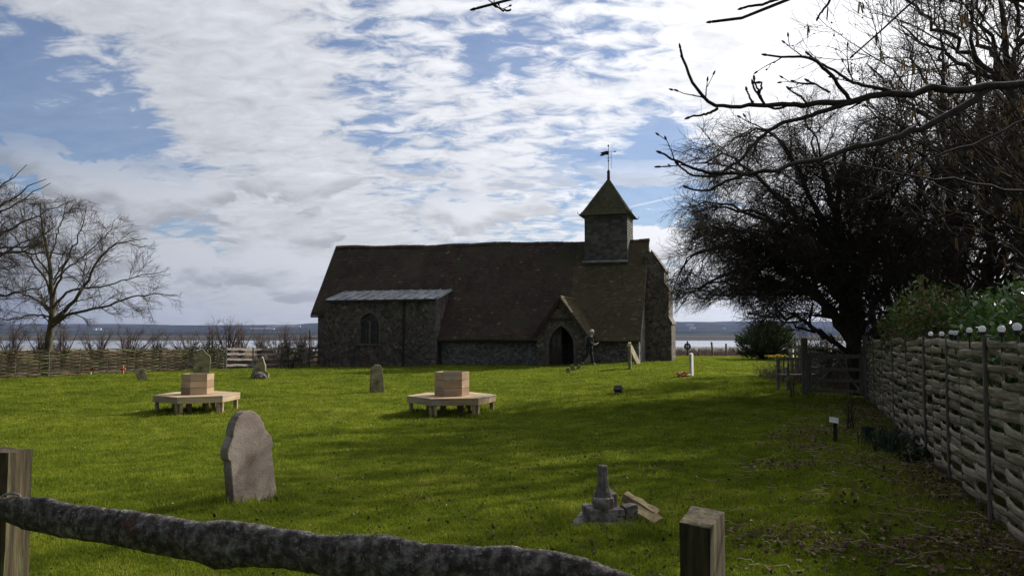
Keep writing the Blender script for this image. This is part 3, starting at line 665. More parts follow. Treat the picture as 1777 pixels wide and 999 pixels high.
for s in (-1, 1): bgd.add([(pc+s*1.50, pf-.18, 1.28), (pc, pf-.18, 3.44), (pc, pf-.12, 3.44), (pc+s*1.50, pf-.12, 1.28), (pc+s*1.36, pf-.18, 1.25), (pc, pf-.18, 3.22), (pc, pf-.12, 3.22), (pc+s*1.36, pf-.12, 1.25)], [(0, 1, 2, 3), (4, 7, 6, 5), (0, 4, 5, 1), (1, 5, 6, 2), (2, 6, 7, 3), (3, 7, 4, 0)])
bgd.bb(pc-.72, pc+.72, pf-.035, pf-.004, 2.20, 2.33)
bgd.build('bargeboard', oakdk, porch)
# porch door: left leaf shut with two little lights, right side open and dark
dr = MB(); ap2 = arch_pts(dc, dh-.01, ds, 1.07); L_ = [p for p in ap2 if p[0] <= dc+.001]
dr.prism([(dc-dh+.01, -.6)]+L_+[(dc, -.6)], 'y', pf+.16, pf+.22)
for k in range(4): dr.bb(dc-.62+k*.165, dc-.61+k*.165, pf+.15, pf+.16, -.4, 1.0)
door = dr.build('door', oakdk, porch)
d2 = MB(); [d2.bb(dc-.50+i*.26, dc-.34+i*.26, pf+.145, pf+.155, .86+j*.32, 1.10+j*.32) for i in (0, 1) for j in (0, 1)]
d2.build('door_pane', glass, porch)
MB().bb(dc-.05, dc-.02, pf+.11, pf+.15, .35, .5).build('door_handle', black, porch)
MB().bb(pc-pw+.28, pc+pw-.28, pf+.1, .1, -.9, -.215).build('floor', dress, porch)
# ------------------------------------------------------------------ wattle fences
def wattle_panel(mb, a, b, ha, hb, rows, stakes, width, amp, rg, thick=.013):
    """woven split laths between ground points a and b (Vectors); ha/hb fence top heights (absolute z)"""
    L_ = (Vector((b.x-a.x, b.y-a.y, 0))).length; e = Vector((b.x-a.x, b.y-a.y, 0)).normalized(); nr = Vector((e.y, -e.x, 0))
    for r in range(rows):
        f = (r+.5)/rows
        w0 = width*rg.uniform(.74, 1.14); off = rg.gauss(0, .007); sag = rg.gauss(0, .013); til = rg.gauss(0, .015); ph = rg.uniform(0, 6)
        k = stakes*6+1; t0 = rg.uniform(-.03, .01); t1 = rg.uniform(.99, 1.03); pv = []; tint = rg.random()
        for i in range(k):
            t = t0+(t1-t0)*i/(k-1); s = math.sin(math.pi*(t*stakes+(r % 2)))
            p = Vector((a.x+(b.x-a.x)*t, a.y+(b.y-a.y)*t, 0)); z0 = a.z+(b.z-a.z)*t; z1 = ha+(hb-ha)*t
            z = z0+.03+(z1-z0-.05)*f+off+til*(t-.5)*2+sag*math.sin(math.pi*t)+.008*math.sin(ph+t*9)
            ww = w0*(1+.16*math.sin(ph*2+t*7)+.07*math.sin(ph+t*23))/2; c = p+nr*(s*amp); tw = .25*math.cos(math.pi*(t*stakes+(r % 2)))
            for (dy, dn) in ((-ww, -thick), (-ww*.4, thick*.9), (ww*.5, thick), (ww, -thick*.7), (0, -thick*1.1)):
                q = c-nr*dn; q = Vector((q.x, q.y, z+dy)); pv.append(q)
        fs = [(i*5+j, i*5+(j+1) % 5, (i+1)*5+(j+1) % 5, (i+1)*5+j) for i in range(k-1) for j in range(5)]+[(4, 3, 2, 1, 0), tuple(range((k-1)*5, k*5))]
        mb.add(pv, fs, tint)
def fence(label, pts, tops, rows, stakes, width, amp, m, postr, seed, posttop=.05, thick=.013):
    rg = random.Random(seed); base = pts[0]; root = thing('wattle_fence', base, label, 'fence')
    for i in range(len(pts)-1):
        a, b = pts[i]-base, pts[i+1]-base; mb = MB(); wattle_panel(mb, a, b, tops[i]-base.z, tops[i+1]-base.z, rows, stakes, width, amp, rg, thick)
        mb.build('woven_panel', m, root, smooth=False)
        for s in range(stakes+1):
            t = (s+.5)/stakes if s < stakes else None
            if t is None: continue
            p = a.lerp(b, s/stakes) if s else None
            if p is None: continue
            zt = (tops[i]+(tops[i+1]-tops[i])*s/stakes)-base.z
            st = MB(); st.tube([(p.x, p.y, p.z-.2), (p.x+rg.gauss(0, .006), p.y, (p.z+zt)/2), (p.x, p.y, zt+rg.uniform(-.03, .02))], [postr*.42]*3, 6)
            st.build('stake', stake, root)
    e = (pts[-1]-pts[0]); e.z = 0; e.normalize(); nr = Vector((e.y, -e.x, 0))
    for i, p in enumerate(pts):
        q = p-base-nr*(amp*.55); pm_ = MB(); zt = tops[i]-base.z+posttop
        pm_.tube([(q.x, q.y, q.z-.3), (q.x+rg.gauss(0, .01), q.y, zt*.5), (q.x+rg.gauss(0, .012), q.y+rg.gauss(0, .01), zt)], [postr, postr*.95, postr*.85], 7)
        pm_.build('post', stake, root)
    return root
def fx(y): return 1.60+.372*y
zsR = [4.15, 5.2, 6.6, 8.4, 9.9, 11.6, 13.3, 15.0, 16.7, 18.5]
topR = [1.565, 1.565, 1.555, 1.545, 1.535, 1.50, 1.48, 1.46, 1.45, 1.40]
ptsR = [Vector((fx(y), y, g(fx(y), y))) for y in zsR]
fence('tall grey woven oak fence running down the right side beneath the globe lights', ptsR, topR, 16, 3, .088, .030, wattle, .022, 3, .02, .009)
pl = []
for px, py in [(-75, 662), (-20, 658), (26, 656), (84, 651.5), (138, 648), (186, 648), (233, 646), (275, 643), (314, 642), (350, 641), (388, 640)]:
    d = ray(px, 0); 
    # line from (-20.6,31.0) to (-14.7,39.4)
    A0, A1 = Vector((-20.6, 31.0)), Vector((-14.7, 39.4)); e = A1-A0; k = d.x/d.y if False else (px-888.5)/F/ray(px, py).y
    t = (k*A0.y-A0.x)/(e.x-k*e.y); P_ = A0+e*t; pl.append(Vector((P_.x, P_.y, g(P_.x, P_.y)-.03)))
fence('low brown woven fence along the left of the lawn, ivy at its far end', pl, [p.z+1.17+random.Random(int(p.x*10)).uniform(-.02, .03) for p in pl], 16, 3, .052, .034, wattle2, .034, 5, .03, .011)
# ------------------------------------------------------------------ post and rail fence by the church
def post_rail(label, P_, rails, hp, seed, name='rail_fence', m=railm):
    rg = random.Random(seed); base = P_[0]; root = thing(name, base, label, 'fence')
    for p in P_:
        q = p-base; b_ = MB(); b_.box((q.x, q.y, q.z+hp/2-.1), (.11, .11, hp+.2), rz=.3); rough(subd(b_.build('post', m, root), 2), .008, 4, p.x)
    for i in range(len(P_)-1):
        a, b = P_[i]-base, P_[i+1]-base
        for h in rails:
            r_ = MB(); k = 7; vs = []
            for j in range(k):
                t = j/(k-1); c = a.lerp(b, t); z = c.z+h+rg.gauss(0, .012); w_ = .055+rg.gauss(0, .005)
                vs += [(c.x, c.y-.09, z-w_), (c.x, c.y-.05, z-w_), (c.x, c.y-.05, z+w_), (c.x, c.y-.09, z+w_)]
            r_.add(vs, [(j*4+q, j*4+(q+1) % 4, (j+1)*4+(q+1) % 4, (j+1)*4+q) for j in range(k-1) for q in range(4)]+[(3, 2, 1, 0), tuple(range(4*k-4, 4*k))]); r_.build('rail', m, root)
    return root
pr_ = []
for px, Y in ((392, 39.7), (439, 42.0), (489, 44.0), (532, 46.0), (575, 48.5)):
    v = at(px, 600, Y); pr_.append(Vector((v.x, v.y, g(v.x, v.y))))
post_rail('weathered grey post and rail fence between the woven fence and the church corner', pr_, (.22, .52, .80, 1.05), 1.15, 4)
sc_ = thing('scaffold_pole', (at(537, 600, 45.2).x, 45.2, g(-11.8, 45.2)), 'thin metal upright pole with cross tube beside the left church corner', 'pole')
MB().tube([(0, 0, -.2), (0, 0, 2.15)], .028, 8).build('upright', black, sc_)
for z in (.75, 1.7): MB().tube([(-.1, .03, z), (.75, .25, z)], .02, 6).build('cross_tube', black, sc_)
# right-hand churchyard boundary posts beyond the lawn
def small_post(px, Y, h, lab, tilt=0.0):
    v = at(px, 600, Y); z = g(v.x, v.y); m_ = MB(); m_.tube([(0, 0, -.3), (tilt*.5, 0, h*.5), (tilt, 0, h)], [.075, .07, .065], 7)
    return tag(m_.build('fence_post', stake, loc=(v.x, v.y, z)), lab, 'post', 'boundary posts beyond the lawn')
small_post(1237, 53, .95, 'dark leaning wooden post at the lawn edge, left of the thinner post', -.09); small_post(1260, 54.5, .85, 'thin dark upright post at the lawn edge nearest the round pine bush')
small_post(1213, 54, .5, 'short dark stub of a boundary post just right of the wreath post')
wr = MB()
wv_ = [at(px, 600, Y) for px, Y in ((1150, 54), (1213, 54), (1237, 53), (1260, 54.5), (1400, 56))]
for h in (.3, .6): wr.tube([(p.x, p.y, g(p.x, p.y)+h) for p in wv_], .008, 4)
tag(wr.build('fence_wire', black), 'thin wire strands between the boundary posts', 'wire')
v = at(1193, 600, 51.5); rc = MB(); ri = []
for i in range(21): q = 2*math.pi*i/20; ri.append((.17*math.cos(q), 0, .62+.17*math.sin(q)))
rc.tube([(0, 0, -.2), (0, 0, .92)], .05, 7); rc.tube([(-.17, 0, .62), (.17, 0, .62)], .04, 6); rc.tube(ri, .065, 7); rc.ball((0, 0, .93), .06, 8)
ph = thing('wreath_post', (v.x, v.y, g(v.x, v.y)), 'small dark post carrying a ring wreath at the far lawn edge', 'marker')
rc.build('post', oakdk, ph); MB().ball((0, -.07, .62), .035, 8).build('rosette', whitest, ph)

# ------------------------------------------------------------------ foreground fence
# left post, right post, drooping lichened rail
v = at(22, 782, 3.58); zt = v.z; w_ = .058
lp_ = MB(); 
for k in range(1): lp_.box((v.x-.055, 3.60, zt/2-.1), (.175, .15, zt+.2), rz=-.12)
o = lp_.build('fence_post', greypost, bevel=0); rough(subd(o, 5), .009, 5, 1.0); tag(o, 'square weathered post with split top at the left picture edge', 'post', 'foreground fence posts')
wr = MB(); wr.tube([at(px, py, 3.44) for px, py in ((2, 862), (10, 857), (24, 855), (34, 858), (38, 866))], .006, 5); tag(wr.build('wire_loop', railm), 'bent grey wire loop where the lichened rail meets the left post', 'wire')
pts = [(1178, 905, 2.46), (1232, 914, 2.28), (1258, 886, 2.42), (1197, 882, 2.60)]
V0 = [at(*p) for p in pts]; zt = sum(p.z for p in V0)/4; c = sum((Vector((p.x, p.y)) for p in V0), Vector((0, 0)))/4
rp = MB(); bs = [(1178.5, 2.40), (1232, 2.34), (1257.5, 2.53), (1200, 2.595)]
Bv = [at(px, 900, Y) for px, Y in bs]
rp.add([(p.x, p.y, -.2) for p in Bv]+[(p.x, p.y, 1.02+dz) for p, dz in zip(Bv, (0, -.004, .002, .006))], [(3, 2, 1, 0), (4, 5, 6, 7), (0, 1, 5, 4), (1, 2, 6, 5), (2, 3, 7, 6), (3, 0, 4, 7)])
o = rp.build('fence_post', greypost); rough(subd(o, 9), .003, 14, 2.0); tag(o, 'square grey lichened post with flat top at the bottom right of the rail', 'post', 'foreground fence posts')
top = [(-60, 862), (0, 862), (76, 862), (120, 873), (202, 884), (252, 889), (347, 903), (378, 901), (441, 909), (500, 917), (559, 927), (620, 927), (677, 929), (736, 942), (780, 944), (835, 946), (895, 948), (953, 954), (1012, 968), (1050, 980), (1091, 995), (1140, 1012), (1200, 1030)]
bot = [(-60, 898), (0, 900), (47, 917), (126, 934), (202, 945), (271, 961), (347, 974), (378, 986), (400, 985), (441, 982), (500, 988), (559, 997), (640, 1012), (760, 1024), (900, 1038), (1050, 1060), (1200, 1090)]
tx, ty = zip(*top); bx_, by_ = zip(*bot); K = 260; Nn = 28; V = []; Yof = lambda px: np.interp(px, [-60, 1200], [3.52, 2.44])
xs = np.linspace(-60, 1195, K)
for i, px in enumerate(xs):
    Y = Yof(px); a = at(px, np.interp(px, tx, ty), Y); b = at(px, np.interp(px, bx_, by_), Y); c_ = (a+b)/2; hh = (a-b).length/2
    for j in range(Nn):
        q = 2*math.pi*j/Nn; V.append((c_.x, c_.y-hh*.62*math.sin(q), c_.z+hh*math.cos(q)))
V = np.array(V)
Q = np.array([(i*Nn+j, i*Nn+(j+1) % Nn, (i+1)*Nn+(j+1) % Nn, (i+1)*Nn+j) for i in range(K-1) for j in range(Nn)])
for i in range(len(V)):
    p = Vector(V[i]); V[i] += np.array(noise.noise_vector(p*9))*.006+np.array(noise.noise_vector(p*38))*.0032+np.array(noise.noise_vector(p*95))*.0022
tag(np_mesh('fence_rail', V, Q, bark_rail, smooth=True), 'thick crooked lichen-crusted rail sloping across the bottom foreground', 'rail')

# ------------------------------------------------------------------ hexagonal tree seats
def hexa(r, a0): return [(r*math.cos(a0+k*math.pi/3), r*math.sin(a0+k*math.pi/3)) for k in range(6)]
def tree_seat(loc, a0, R1, R0, hs, hb, label, rows=3):
    root = thing('hexagonal_bench', loc, label, 'bench', group='hexagonal timber benches on the lawn'); rg = random.Random(int(R1*100))
    def ring(mb, ro, ri, z0, z1, t=.5):
        A_, B_ = hexa(ro, a0), hexa(ri, a0)
        for k in range(6):
            k2 = (k+1) % 6; mb.prism([A_[k], A_[k2], B_[k2], B_[k]], 'z', z0, z1, rg.uniform(.0, 1.))
    s = MB(); n_ = 4; w_ = (R1-R0*.9)/n_
    for i in range(n_): ring(s, R1-i*w_, R1-(i+1)*w_+.013, hs-.035, hs)
    s.build('seat', cedar, root, bevel=.004)
    ap_ = MB(); ring(ap_, R1-.004, R1-.045, hs-.155, hs-.037); ap_.build('apron', cedar, root, bevel=.004)
    for k in range(6):
        for (x, y) in (hexa(R1-.10, a0)[k], ): 
            ang = math.atan2(y, x); l_ = MB()
            for s_ in (-1, 1):
                dx, dy = -math.sin(ang)*.052*s_, math.cos(ang)*.052*s_; l_.box((x+dx, y+dy, hs/2-.08), (.070, .070, hs-.037+.09), rg.uniform(.3, .6), rz=ang+s_*.5)
            l_.build('leg', cedar, root, bevel=.004)
    for k in range(0, 6, 1):
        x, y = hexa(R0+.02, a0)[k]; l_ = MB(); l_.box((x*.95, y*.95, hs/2-.08), (.07, .07, hs+.05), .4, rz=a0+k*math.pi/3); l_.build('leg', cedar, root)
    b = MB(); hr = (hb-hs)/rows
    for i in range(rows): ring(b, R0, R0-.035, hs+i*hr+.004, hs+(i+1)*hr-.003)
    b.build('planter_box', cedar, root, bevel=.003)
    c_ = MB(); ring(c_, R0-.002, R0-.06, hb-.003, hb+.012) if rows == 9 else None
    MB().prism(hexa(R0-.04, a0), 'z', hs-.02, hb-.05).build('soil', deadleaf, root)
    return root
c1 = gp(784, 718); a1 = math.radians(8.7)
tree_seat((c1.x, c1.y, c1.z), a1, 1.03, .40, .43, .97, 'pale timber hexagonal bench in the middle of the lawn, nearer the church porch')
c2 = gp(342, 713)
tree_seat((c2.x, c2.y, c2.z), math.radians(26), .97, .365, .41, .89, 'pale timber hexagonal bench at the left, in front of the tall mossy headstone')

# ------------------------------------------------------------------ gravestones
def slab(name, px, py, prof, thick, m, label, rz, tilt=(0, 0), sink=.12, seed=1, cat='headstone', group=None, amp=.006):
    """prof: (x,z) outline; upright slab, front face to -y before rotation"""
    p = gp(px, py); mb = MB(); mb.prism([(x, z-(sink if z <= 0 else 0)) for x, z in prof], 'y', -thick/2, thick/2)
    o = mb.build(name, m, loc=p, bevel=.012)
    rough(subd(o, 2), amp, 6, seed); o.rotation_euler = (tilt[0], tilt[1], rz); tag(o, label, cat, group); return o
prof = [(-.29, 0), (-.275, .40), (-.272, .47), (-.295, .485), (-.312, .51), (-.312, .545), (-.285, .605), (-.245, .655), (-.215, .70), (-.20, .76), (-.165, .83), (-.11, .885), (-.055, .915), (0, .925)]
prof = prof+[(-x, z) for x, z in prof[::-1][1:]]
prof = [(x*.90*(1.0 if abs(x) < .3 else .965), z*.93) for x, z in prof]
slab('headstone', 438, 868, prof, .105, gravest, 'large pale headstone with curved shouldered top in the left foreground', math.radians(60), (math.radians(-3), math.radians(-6)), .15, 3, amp=.0012)
pA = [(-.22, 0), (-.25, .75), (-.21, .86), (-.13, .93), (-.06, 1.06), (0, 1.12), (.06, 1.06), (.13, .93), (.21, .86), (.25, .75), (.24, 0)]
slab('headstone', 349, 651, [(x*1.45, z*1.03) for x, z in pA], .14, mossst, 'tall mossy pointed headstone behind the left bench', R(18), (0, R(1)), seed=5)
slab('headstone', 249, 660, [(-.17, 0), (-.2, .42), (-.1, .5), (.06, .5), (.15, .42), (.17, 0)], .12, mossst, 'small leaning headstone near the left woven fence', R(35), (R(-6), R(-14)), seed=6)
slab('broken_stone', 450, 656, [(-.36, 0), (-.27, .42), (-.10, .82), (.02, .9), (.12, .72), (.2, .50), (.22, .32), (.37, .2), (.36, 0)], .22, mossst, 'rough broken triangular gravestone with dark hollow base in front of the rail fence', R(6), (R(-8), R(4)), seed=7, amp=.03)
ro_ = gp(452, 657); o = MB().ball((0, 0, 0), .2, 10, sx=1.3, sy=.8, sz=.9).build('boulder', ruin, loc=(ro_.x+.05, ro_.y-.25, ro_.z+.08)); rough(o, .09, 4, 3); tag(o, 'low dark boulder at the foot of the broken triangular gravestone', 'stone')
pB = [(-.22, 0), (-.205, .45), (-.185, .72), (-.15, .82), (-.10, .80), (-.07, .86), (0, .875), (.05, .84), (.08, .87), (.13, .82), (.17, .72), (.20, .45), (.235, 0)]
slab('headstone', 654, 681, pB, .15, mossst, 'narrow brown headstone with scrolled top in the middle lawn', R(28), (R(-3), 0), seed=8)
slab('headstone', 1093, 641, [(-.32, 0), (-.33, 1.02), (-.22, 1.14), (0, 1.2), (.22, 1.14), (.33, 1.02), (.32, 0)], .12, mossst, 'tall upright headstone seen nearly edge-on at the right of the porch', R(80), (0, 0), seed=9)
ls = slab('headstone', 1107, 631, [(-.3, 0), (-.31, .98), (-.2, 1.08), (0, 1.12), (.2, 1.08), (.31, .98), (.3, 0)], .10, mossst, 'headstone leaning far over to the left beside the church corner', R(70), (R(0), 0), seed=10)
ls.rotation_euler = (R(-26), 0, R(62))
for px, py, h, w_, t_, lab in ((985.5, 648, .26, .14, 3, 'smallest marker stone in the row of three before the porch, nearest the camera'), (996, 643, .32, .17, -26, 'middle marker stone before the porch, leaning left'), (1002.5, 641, .24, .14, 22, 'farthest marker stone before the porch, leaning right')):
    slab('marker_stone', px, py, [(-w_/2, 0), (-w_/2, h*.8), (0, h), (w_/2, h*.8), (w_/2, 0)], .1, mossst, lab, R(10), (0, R(t_)), .06, px, 'headstone', 'little marker stones before the porch', .003)
slab('war_grave_stone', 1200, 652, [(-.19, 0), (-.19, .78), (-.12, .815), (0, .83), (.12, .815), (.19, .78), (.19, 0)], .09, whitest, 'slim white rounded war grave stone behind the red poppy wreath', R(66), (0, 0), .05, 11, amp=.001)
slab('headstone', 1368, 622, [(-.2, 0), (-.2, .75), (0, .9), (.2, .75), (.2, 0)], .12, mossst, 'brown headstone at far right beyond the lawn, left of the pale slab', R(60), (0, R(-4)), .05, 12)
slab('headstone', 1375, 624, [(-.2, 0), (-.2, .8), (.2, .8), (.2, 0)], .12, whitest, 'pale square-topped slab at far right beyond the lawn, beside the pine bush', R(62), (0, 0), .05, 13, amp=.002)
o = MB().ball((0, 0, .12), .2, 10).build('boulder', ruin, loc=gp(1322, 620)); rough(o, .05, 5, 2); tag(o, 'small dark round stone at the foot of the pine bush', 'stone')
# column stump monument
mp_ = gp(1047, 905); mon = thing('broken_cross_base', mp_, 'mottled stone stump of a broken cross on stepped plinth, front right lawn', 'monument', R(8))
b = MB(); b.prism([(-.33, -.16), (.22, -.23), (.30, .22), (-.14, .27)], 'z', -.12, .03); rough(subd(b.build('plinth', ruin, mon, bevel=.01), 3), .008, 7, 1)
b = MB(); b.box((.0, .02, .075), (.30, .27, .11), rz=.05); rough(subd(b.build('step', ruin, mon, bevel=.01), 3), .009, 7, 2)
b = MB(); b.box((.035, .06, .18), (.17, .16, .12), rz=.05); rough(subd(b.build('socket_block', ruin, mon, bevel=.01), 3), .009, 7, 5)
b = MB(); b.lathe([(.090, .11), (.094, .18), (.090, .215), (.074, .225), (.070, .27), (.056, .30), (.051, .33), (.045, .475), (.038, .485)], (-.01, -.035, 0), 9, sx=1, sy=1); rough(subd(b.build('shaft', ruin, mon), 1), .006, 9, 3)
def fallen(px, py, dims, rot, lab, seed, m):
    p = gp(px, py); b = MB(); b.box((0, 0, 0), dims); o = b.build('broken_slab', m, loc=(p.x, p.y, p.z+dims[2]/2+.02)); rough(subd(o, 4), .018, 11, seed); o.rotation_euler = tuple(R(a) for a in rot); tag(o, lab, 'stone', 'broken pieces of the cross'); return o
o = fallen(1112, 899, (.34, .10, .085), (0, 22, -32), 'long lichened cross arm leaning against the stepped stone base', 1, lichenst); o.location.z += .045
o = fallen(1118, 905, (.32, .12, .06), (12, 18, -48), 'flat yellow-lichened slab in front of the leaning cross arm', 2, lichenst); o.location.z += .01
o = fallen(1093, 905, (.12, .10, .12), (0, -8, 20), 'short grey chunk of stone wedged beside the stepped base', 3, ruin)
# memorial crosses
for px, lab in ((161, 'small orange wooden cross by the fence, beside a white pot'), (213, 'small orange wooden cross by the fence, nearer the leaning stone')):
    p = gp(px, 649.5); root = thing('memorial_cross', p, lab, 'cross', group='orange memorial crosses')
    MB().box((0, 0, .17), (.07, .05, .44)).build('upright', mat('orange_wood', [(.2, (.50, .16, .05)), (.8, (.68, .28, .10))], 6), root)
    MB().box((0, -.028, .24), (.26, .05, .07)).build('cross_arm', MATS['orange_wood'], root)
    MB().ball((0, -.07, .24), .045, 8, sy=.5).build('poppy', mat('poppy_red', [(.2, (.45, .02, .015)), (.8, (.65, .05, .03))], 8), root)
p = gp(157, 650); tag(MB().lathe([(.035, 0), (.05, .1), (.055, .11)], n=10).build('flower_pot', whitest, loc=p), 'tiny white pot beside the left orange cross', 'pot')
# wreath at war grave
p = gp(1187, 653); root = thing('poppy_wreath', (p.x, p.y, p.z+.06), 'red poppy wreath with white patches lying by the white grave stone', 'wreath', R(15))
rg = random.Random(4); b = MB(); wb = MB()
for i in range(46):
    q = rg.uniform(0, 6.28); r_ = .2+rg.gauss(0, .025); tgt = wb if (abs(q-1.9) < .35 or abs(q-5.3) < .4) else b
    tgt.ball((r_*math.cos(q), r_*math.sin(q)*.85, rg.uniform(-.02, .05)+.04*math.sin(q)), .042, 6, sz=.6)
b.build('poppies', MATS['poppy_red'], root); wb.build('ribbon', mat('white_cloth', [(.2, (.6, .6, .6)), (.8, (.8, .8, .8))], 5), root)
# flowers by the porch
p = gp(914, 632); b = MB(); lb = MB()
for i in range(40):
    x, y = rg.gauss(0, .17), rg.gauss(0, .1); lb.tube([(x*.8, y*.8, -.03), (x, y, .12)], .006, 4); b.ball((x, y, .10+rg.uniform(0, .08)), rg.uniform(.018, .034), 5)
root = thing('flower_bunch', p, 'bunch of white flowers laid on the grass left of the porch', 'flowers'); b.build('blooms', MATS['white_cloth'], root); lb.build('stems', leafg, root)
# floodlight
p = gp(1073, 684); root = thing('floodlight', p, 'small dark blue floodlight on a stirrup standing in the lawn', 'lamp', R(-20))
M_ = Matrix.Rotation(R(-35), 3, 'X'); MB().box((0, 0, .15), (.2, .14, .16), M=M_).build('housing', mat('navy_metal', [(.2, (.012, .016, .04)), (.8, (.03, .04, .09))], 5, rough_=.4), root, bevel=.01)
MB().box((0, 0, 0), (.17, .012, .13), M=M_).build('lens', glass, root, loc=(0, -.061, .192))
MB().tube([(-.125, 0, .2), (-.125, .02, .02), (.125, .02, .02), (.125, 0, .2)], .01, 6).build('bracket', black, root); MB().tube([(0, .02, -.1), (0, .02, .03)], .012, 6).build('spike', black, root)
# plaque on stake, plant pot
p = gp(1450, 766); root = thing('plant_label', p, 'white sloping plaque on a short brown stake near the right fence', 'sign', R(-25))
MB().box((0, 0, .13), (.055, .03, .36)).build('stake', oakdk, root); MB().box((0, 0, 0), (.13, .10, .008), M=Matrix.Rotation(R(48), 3, 'X') @ Matrix.Rotation(R(12), 3, 'Y')).build('plaque', whitest, root, loc=(-.015, -.02, .325))
p = gp(1507, 762); tag(MB().lathe([(.07, 0), (.09, .16), (.10, .17), (.10, .19), (.085, .19), (.08, .12)], n=14).build('plant_pot', black, loc=p), 'small black plant pot on the leaf litter by the right fence', 'pot')
# globe lights
gl = [(1615, 579, 4, 0), (1634, 579, 4.3, 0), (1650.5, 576.8, 4, .12), (1657.6, 577.7, 4.4, 0), (1663, 575.2, 2.4, .45), (1682, 573, 5, 0), (1704.5, 570.7, 6, 0), (1738, 570.7, 6.4, 0), (1765, 567, 7.4, 0)]
glm = mat('frosted_globe', [(.2, (.86, .86, .90)), (.8, (.90, .90, .93))], 4, rough_=.2, trans=.6, bump=.0)
pos = ['farthest of the row', 'second farthest of the row', 'left one of the close pair', 'right one of the close pair', 'smallest, just behind the close pair', 'alone just right of the close pair', '', 'second nearest the camera', 'largest, at the right picture edge']
pos[6] = 'third nearest the camera'
for (px, py, r_, back), lab in zip(gl, pos):
    k = (px-888.5)/F/ray(px, py).y; Y = 1.60/(k-.372) if back == 0 else None
    if Y is None: Y = 1.60/(k-.372)*1.0+back*1.3
    v = at(px, py, Y); rr = r_*Y/F
    root = thing('globe_light', v, 'white solar globe light on the woven fence, '+lab, 'lamp', group='white globe lights along the fence top')
    MB().ball((0, 0, 0), rr, 14).build('globe', glm, root, smooth=True); MB().lathe([(.016, -rr-.03), (.02, -rr-.02), (.022, -rr+.006), (.012, -rr+.006)], n=10).build('collar', black, root)
    MB().tube([(0, 0, -rr-.02), (0, 0, -.22)], .007, 6).build('stem', black, root)
# ------------------------------------------------------------------ gate, bench, shed at right
def at0(px, Y):
    v = at(px, 600, Y); return Vector((v.x, v.y, g(v.x, v.y)))
ga, gb = at0(1396, 19.6), at0(1502, 18.9); e = (gb-ga); e.z = 0; Lg = e.length; rzg = math.atan2(e.y, e.x)
gate = thing('field_gate', ga, 'dark five-barred timber gate between the lawn and the leaning tree', 'gate', rzg)
for x, h in ((0, 1.42), (Lg, 1.5)): MB().box((x, 0, h/2-.1), (.14, .13, h+.2)).build('gate_post', stake, gate, bevel=.01)
for z in (.12, .38, .66, .98): MB().box((Lg/2, -.02, z), (Lg-.2, .03, .075 if z < .9 else .10)).build('bar', stake, gate)
for x in (.12, Lg-.12): MB().box((x, .015, .55), (.075, .03, 1.0)).build('stile', stake, gate)
br_ = MB(); br_.tube([(.15, .045, .12), (Lg*.62, .045, .96)], .03, 4); br_.tube([(Lg-.15, .05, .12), (Lg*.5, .05, .96)], .03, 4); br_.build('brace', stake, gate)
bn = at0(1384, 21.3); bench = thing('garden_bench', bn, 'weathered wooden garden bench beside the gate post', 'bench', R(12))
sm_ = MB(); [sm_.box((0, -.2+i*.1, .44), (1.0, .085, .025), .5) for i in range(5)]; sm_.build('seat', railm, bench)
bk = MB(); bk.box((0, .26, .86), (1.0, .04, .07)); [bk.box((-.42+i*.14, .25, .66), (.05, .02, .4)) for i in range(7)]; bk.build('backrest', railm, bench)
for x in (-.46, .46):
    for y, h in ((-.24, .62), (.26, .88)): MB().box((x, y, h/2-.03), (.06, .06, h+.06)).build('leg', railm, bench)
    MB().box((x, 0, .63), (.07, .54, .035)).build('armrest', railm, bench)
shd = at0(1442, 24.5); shed = thing('small_shed', shd, 'low grey felt-roofed wooden hut behind the field gate', 'hut', R(14))
sb = MB(); sb.bb(-.75, .75, -.6, .6, -.1, .92); [sb.bb(-.75+i*.15, -.64+i*.15, -.625, -.602, -.05, .9) for i in range(10)]; sb.build('wall', stake, shed)
sb = MB(); sb.add([(-.88, -.75, 1.16), (.88, -.75, .92), (.88, .75, .92), (-.88, .75, 1.16), (-.88, -.75, 1.10), (.88, -.75, .86), (.88, .75, .86), (-.88, .75, 1.10)], [(0, 1, 2, 3), (7, 6, 5, 4), (0, 4, 5, 1), (1, 5, 6, 2), (2, 6, 7, 3), (3, 7, 4, 0)]); sb.build('roof', railm, shed)
sb = MB(); sb.bb(-.3, .3, -.65, -.63, 0, .78); sb.build('door', oakdk, shed)
# paling fan behind gate
pf0 = at0(1400, 30.0); pal = thing('paling_fence', pf0, 'ragged row of splayed rustic palings behind the gate', 'fence', R(6)); rg = random.Random(9)
for i in range(15):
    x = -.6+i*.13; t = (i-7)*.012+rg.gauss(0, .06); h = 1.15+rg.gauss(0, .12); MB().tube([(x, 0, -.2), (x+t*.5, 0, h*.5), (x+t*1.6, 0, h)], [.04, .038, .025], 5).build('paling', stake, pal)
for z in (.35, .8): MB().box((.3, .04, z), (2.0, .04, .07)).build('rail', stake, pal)
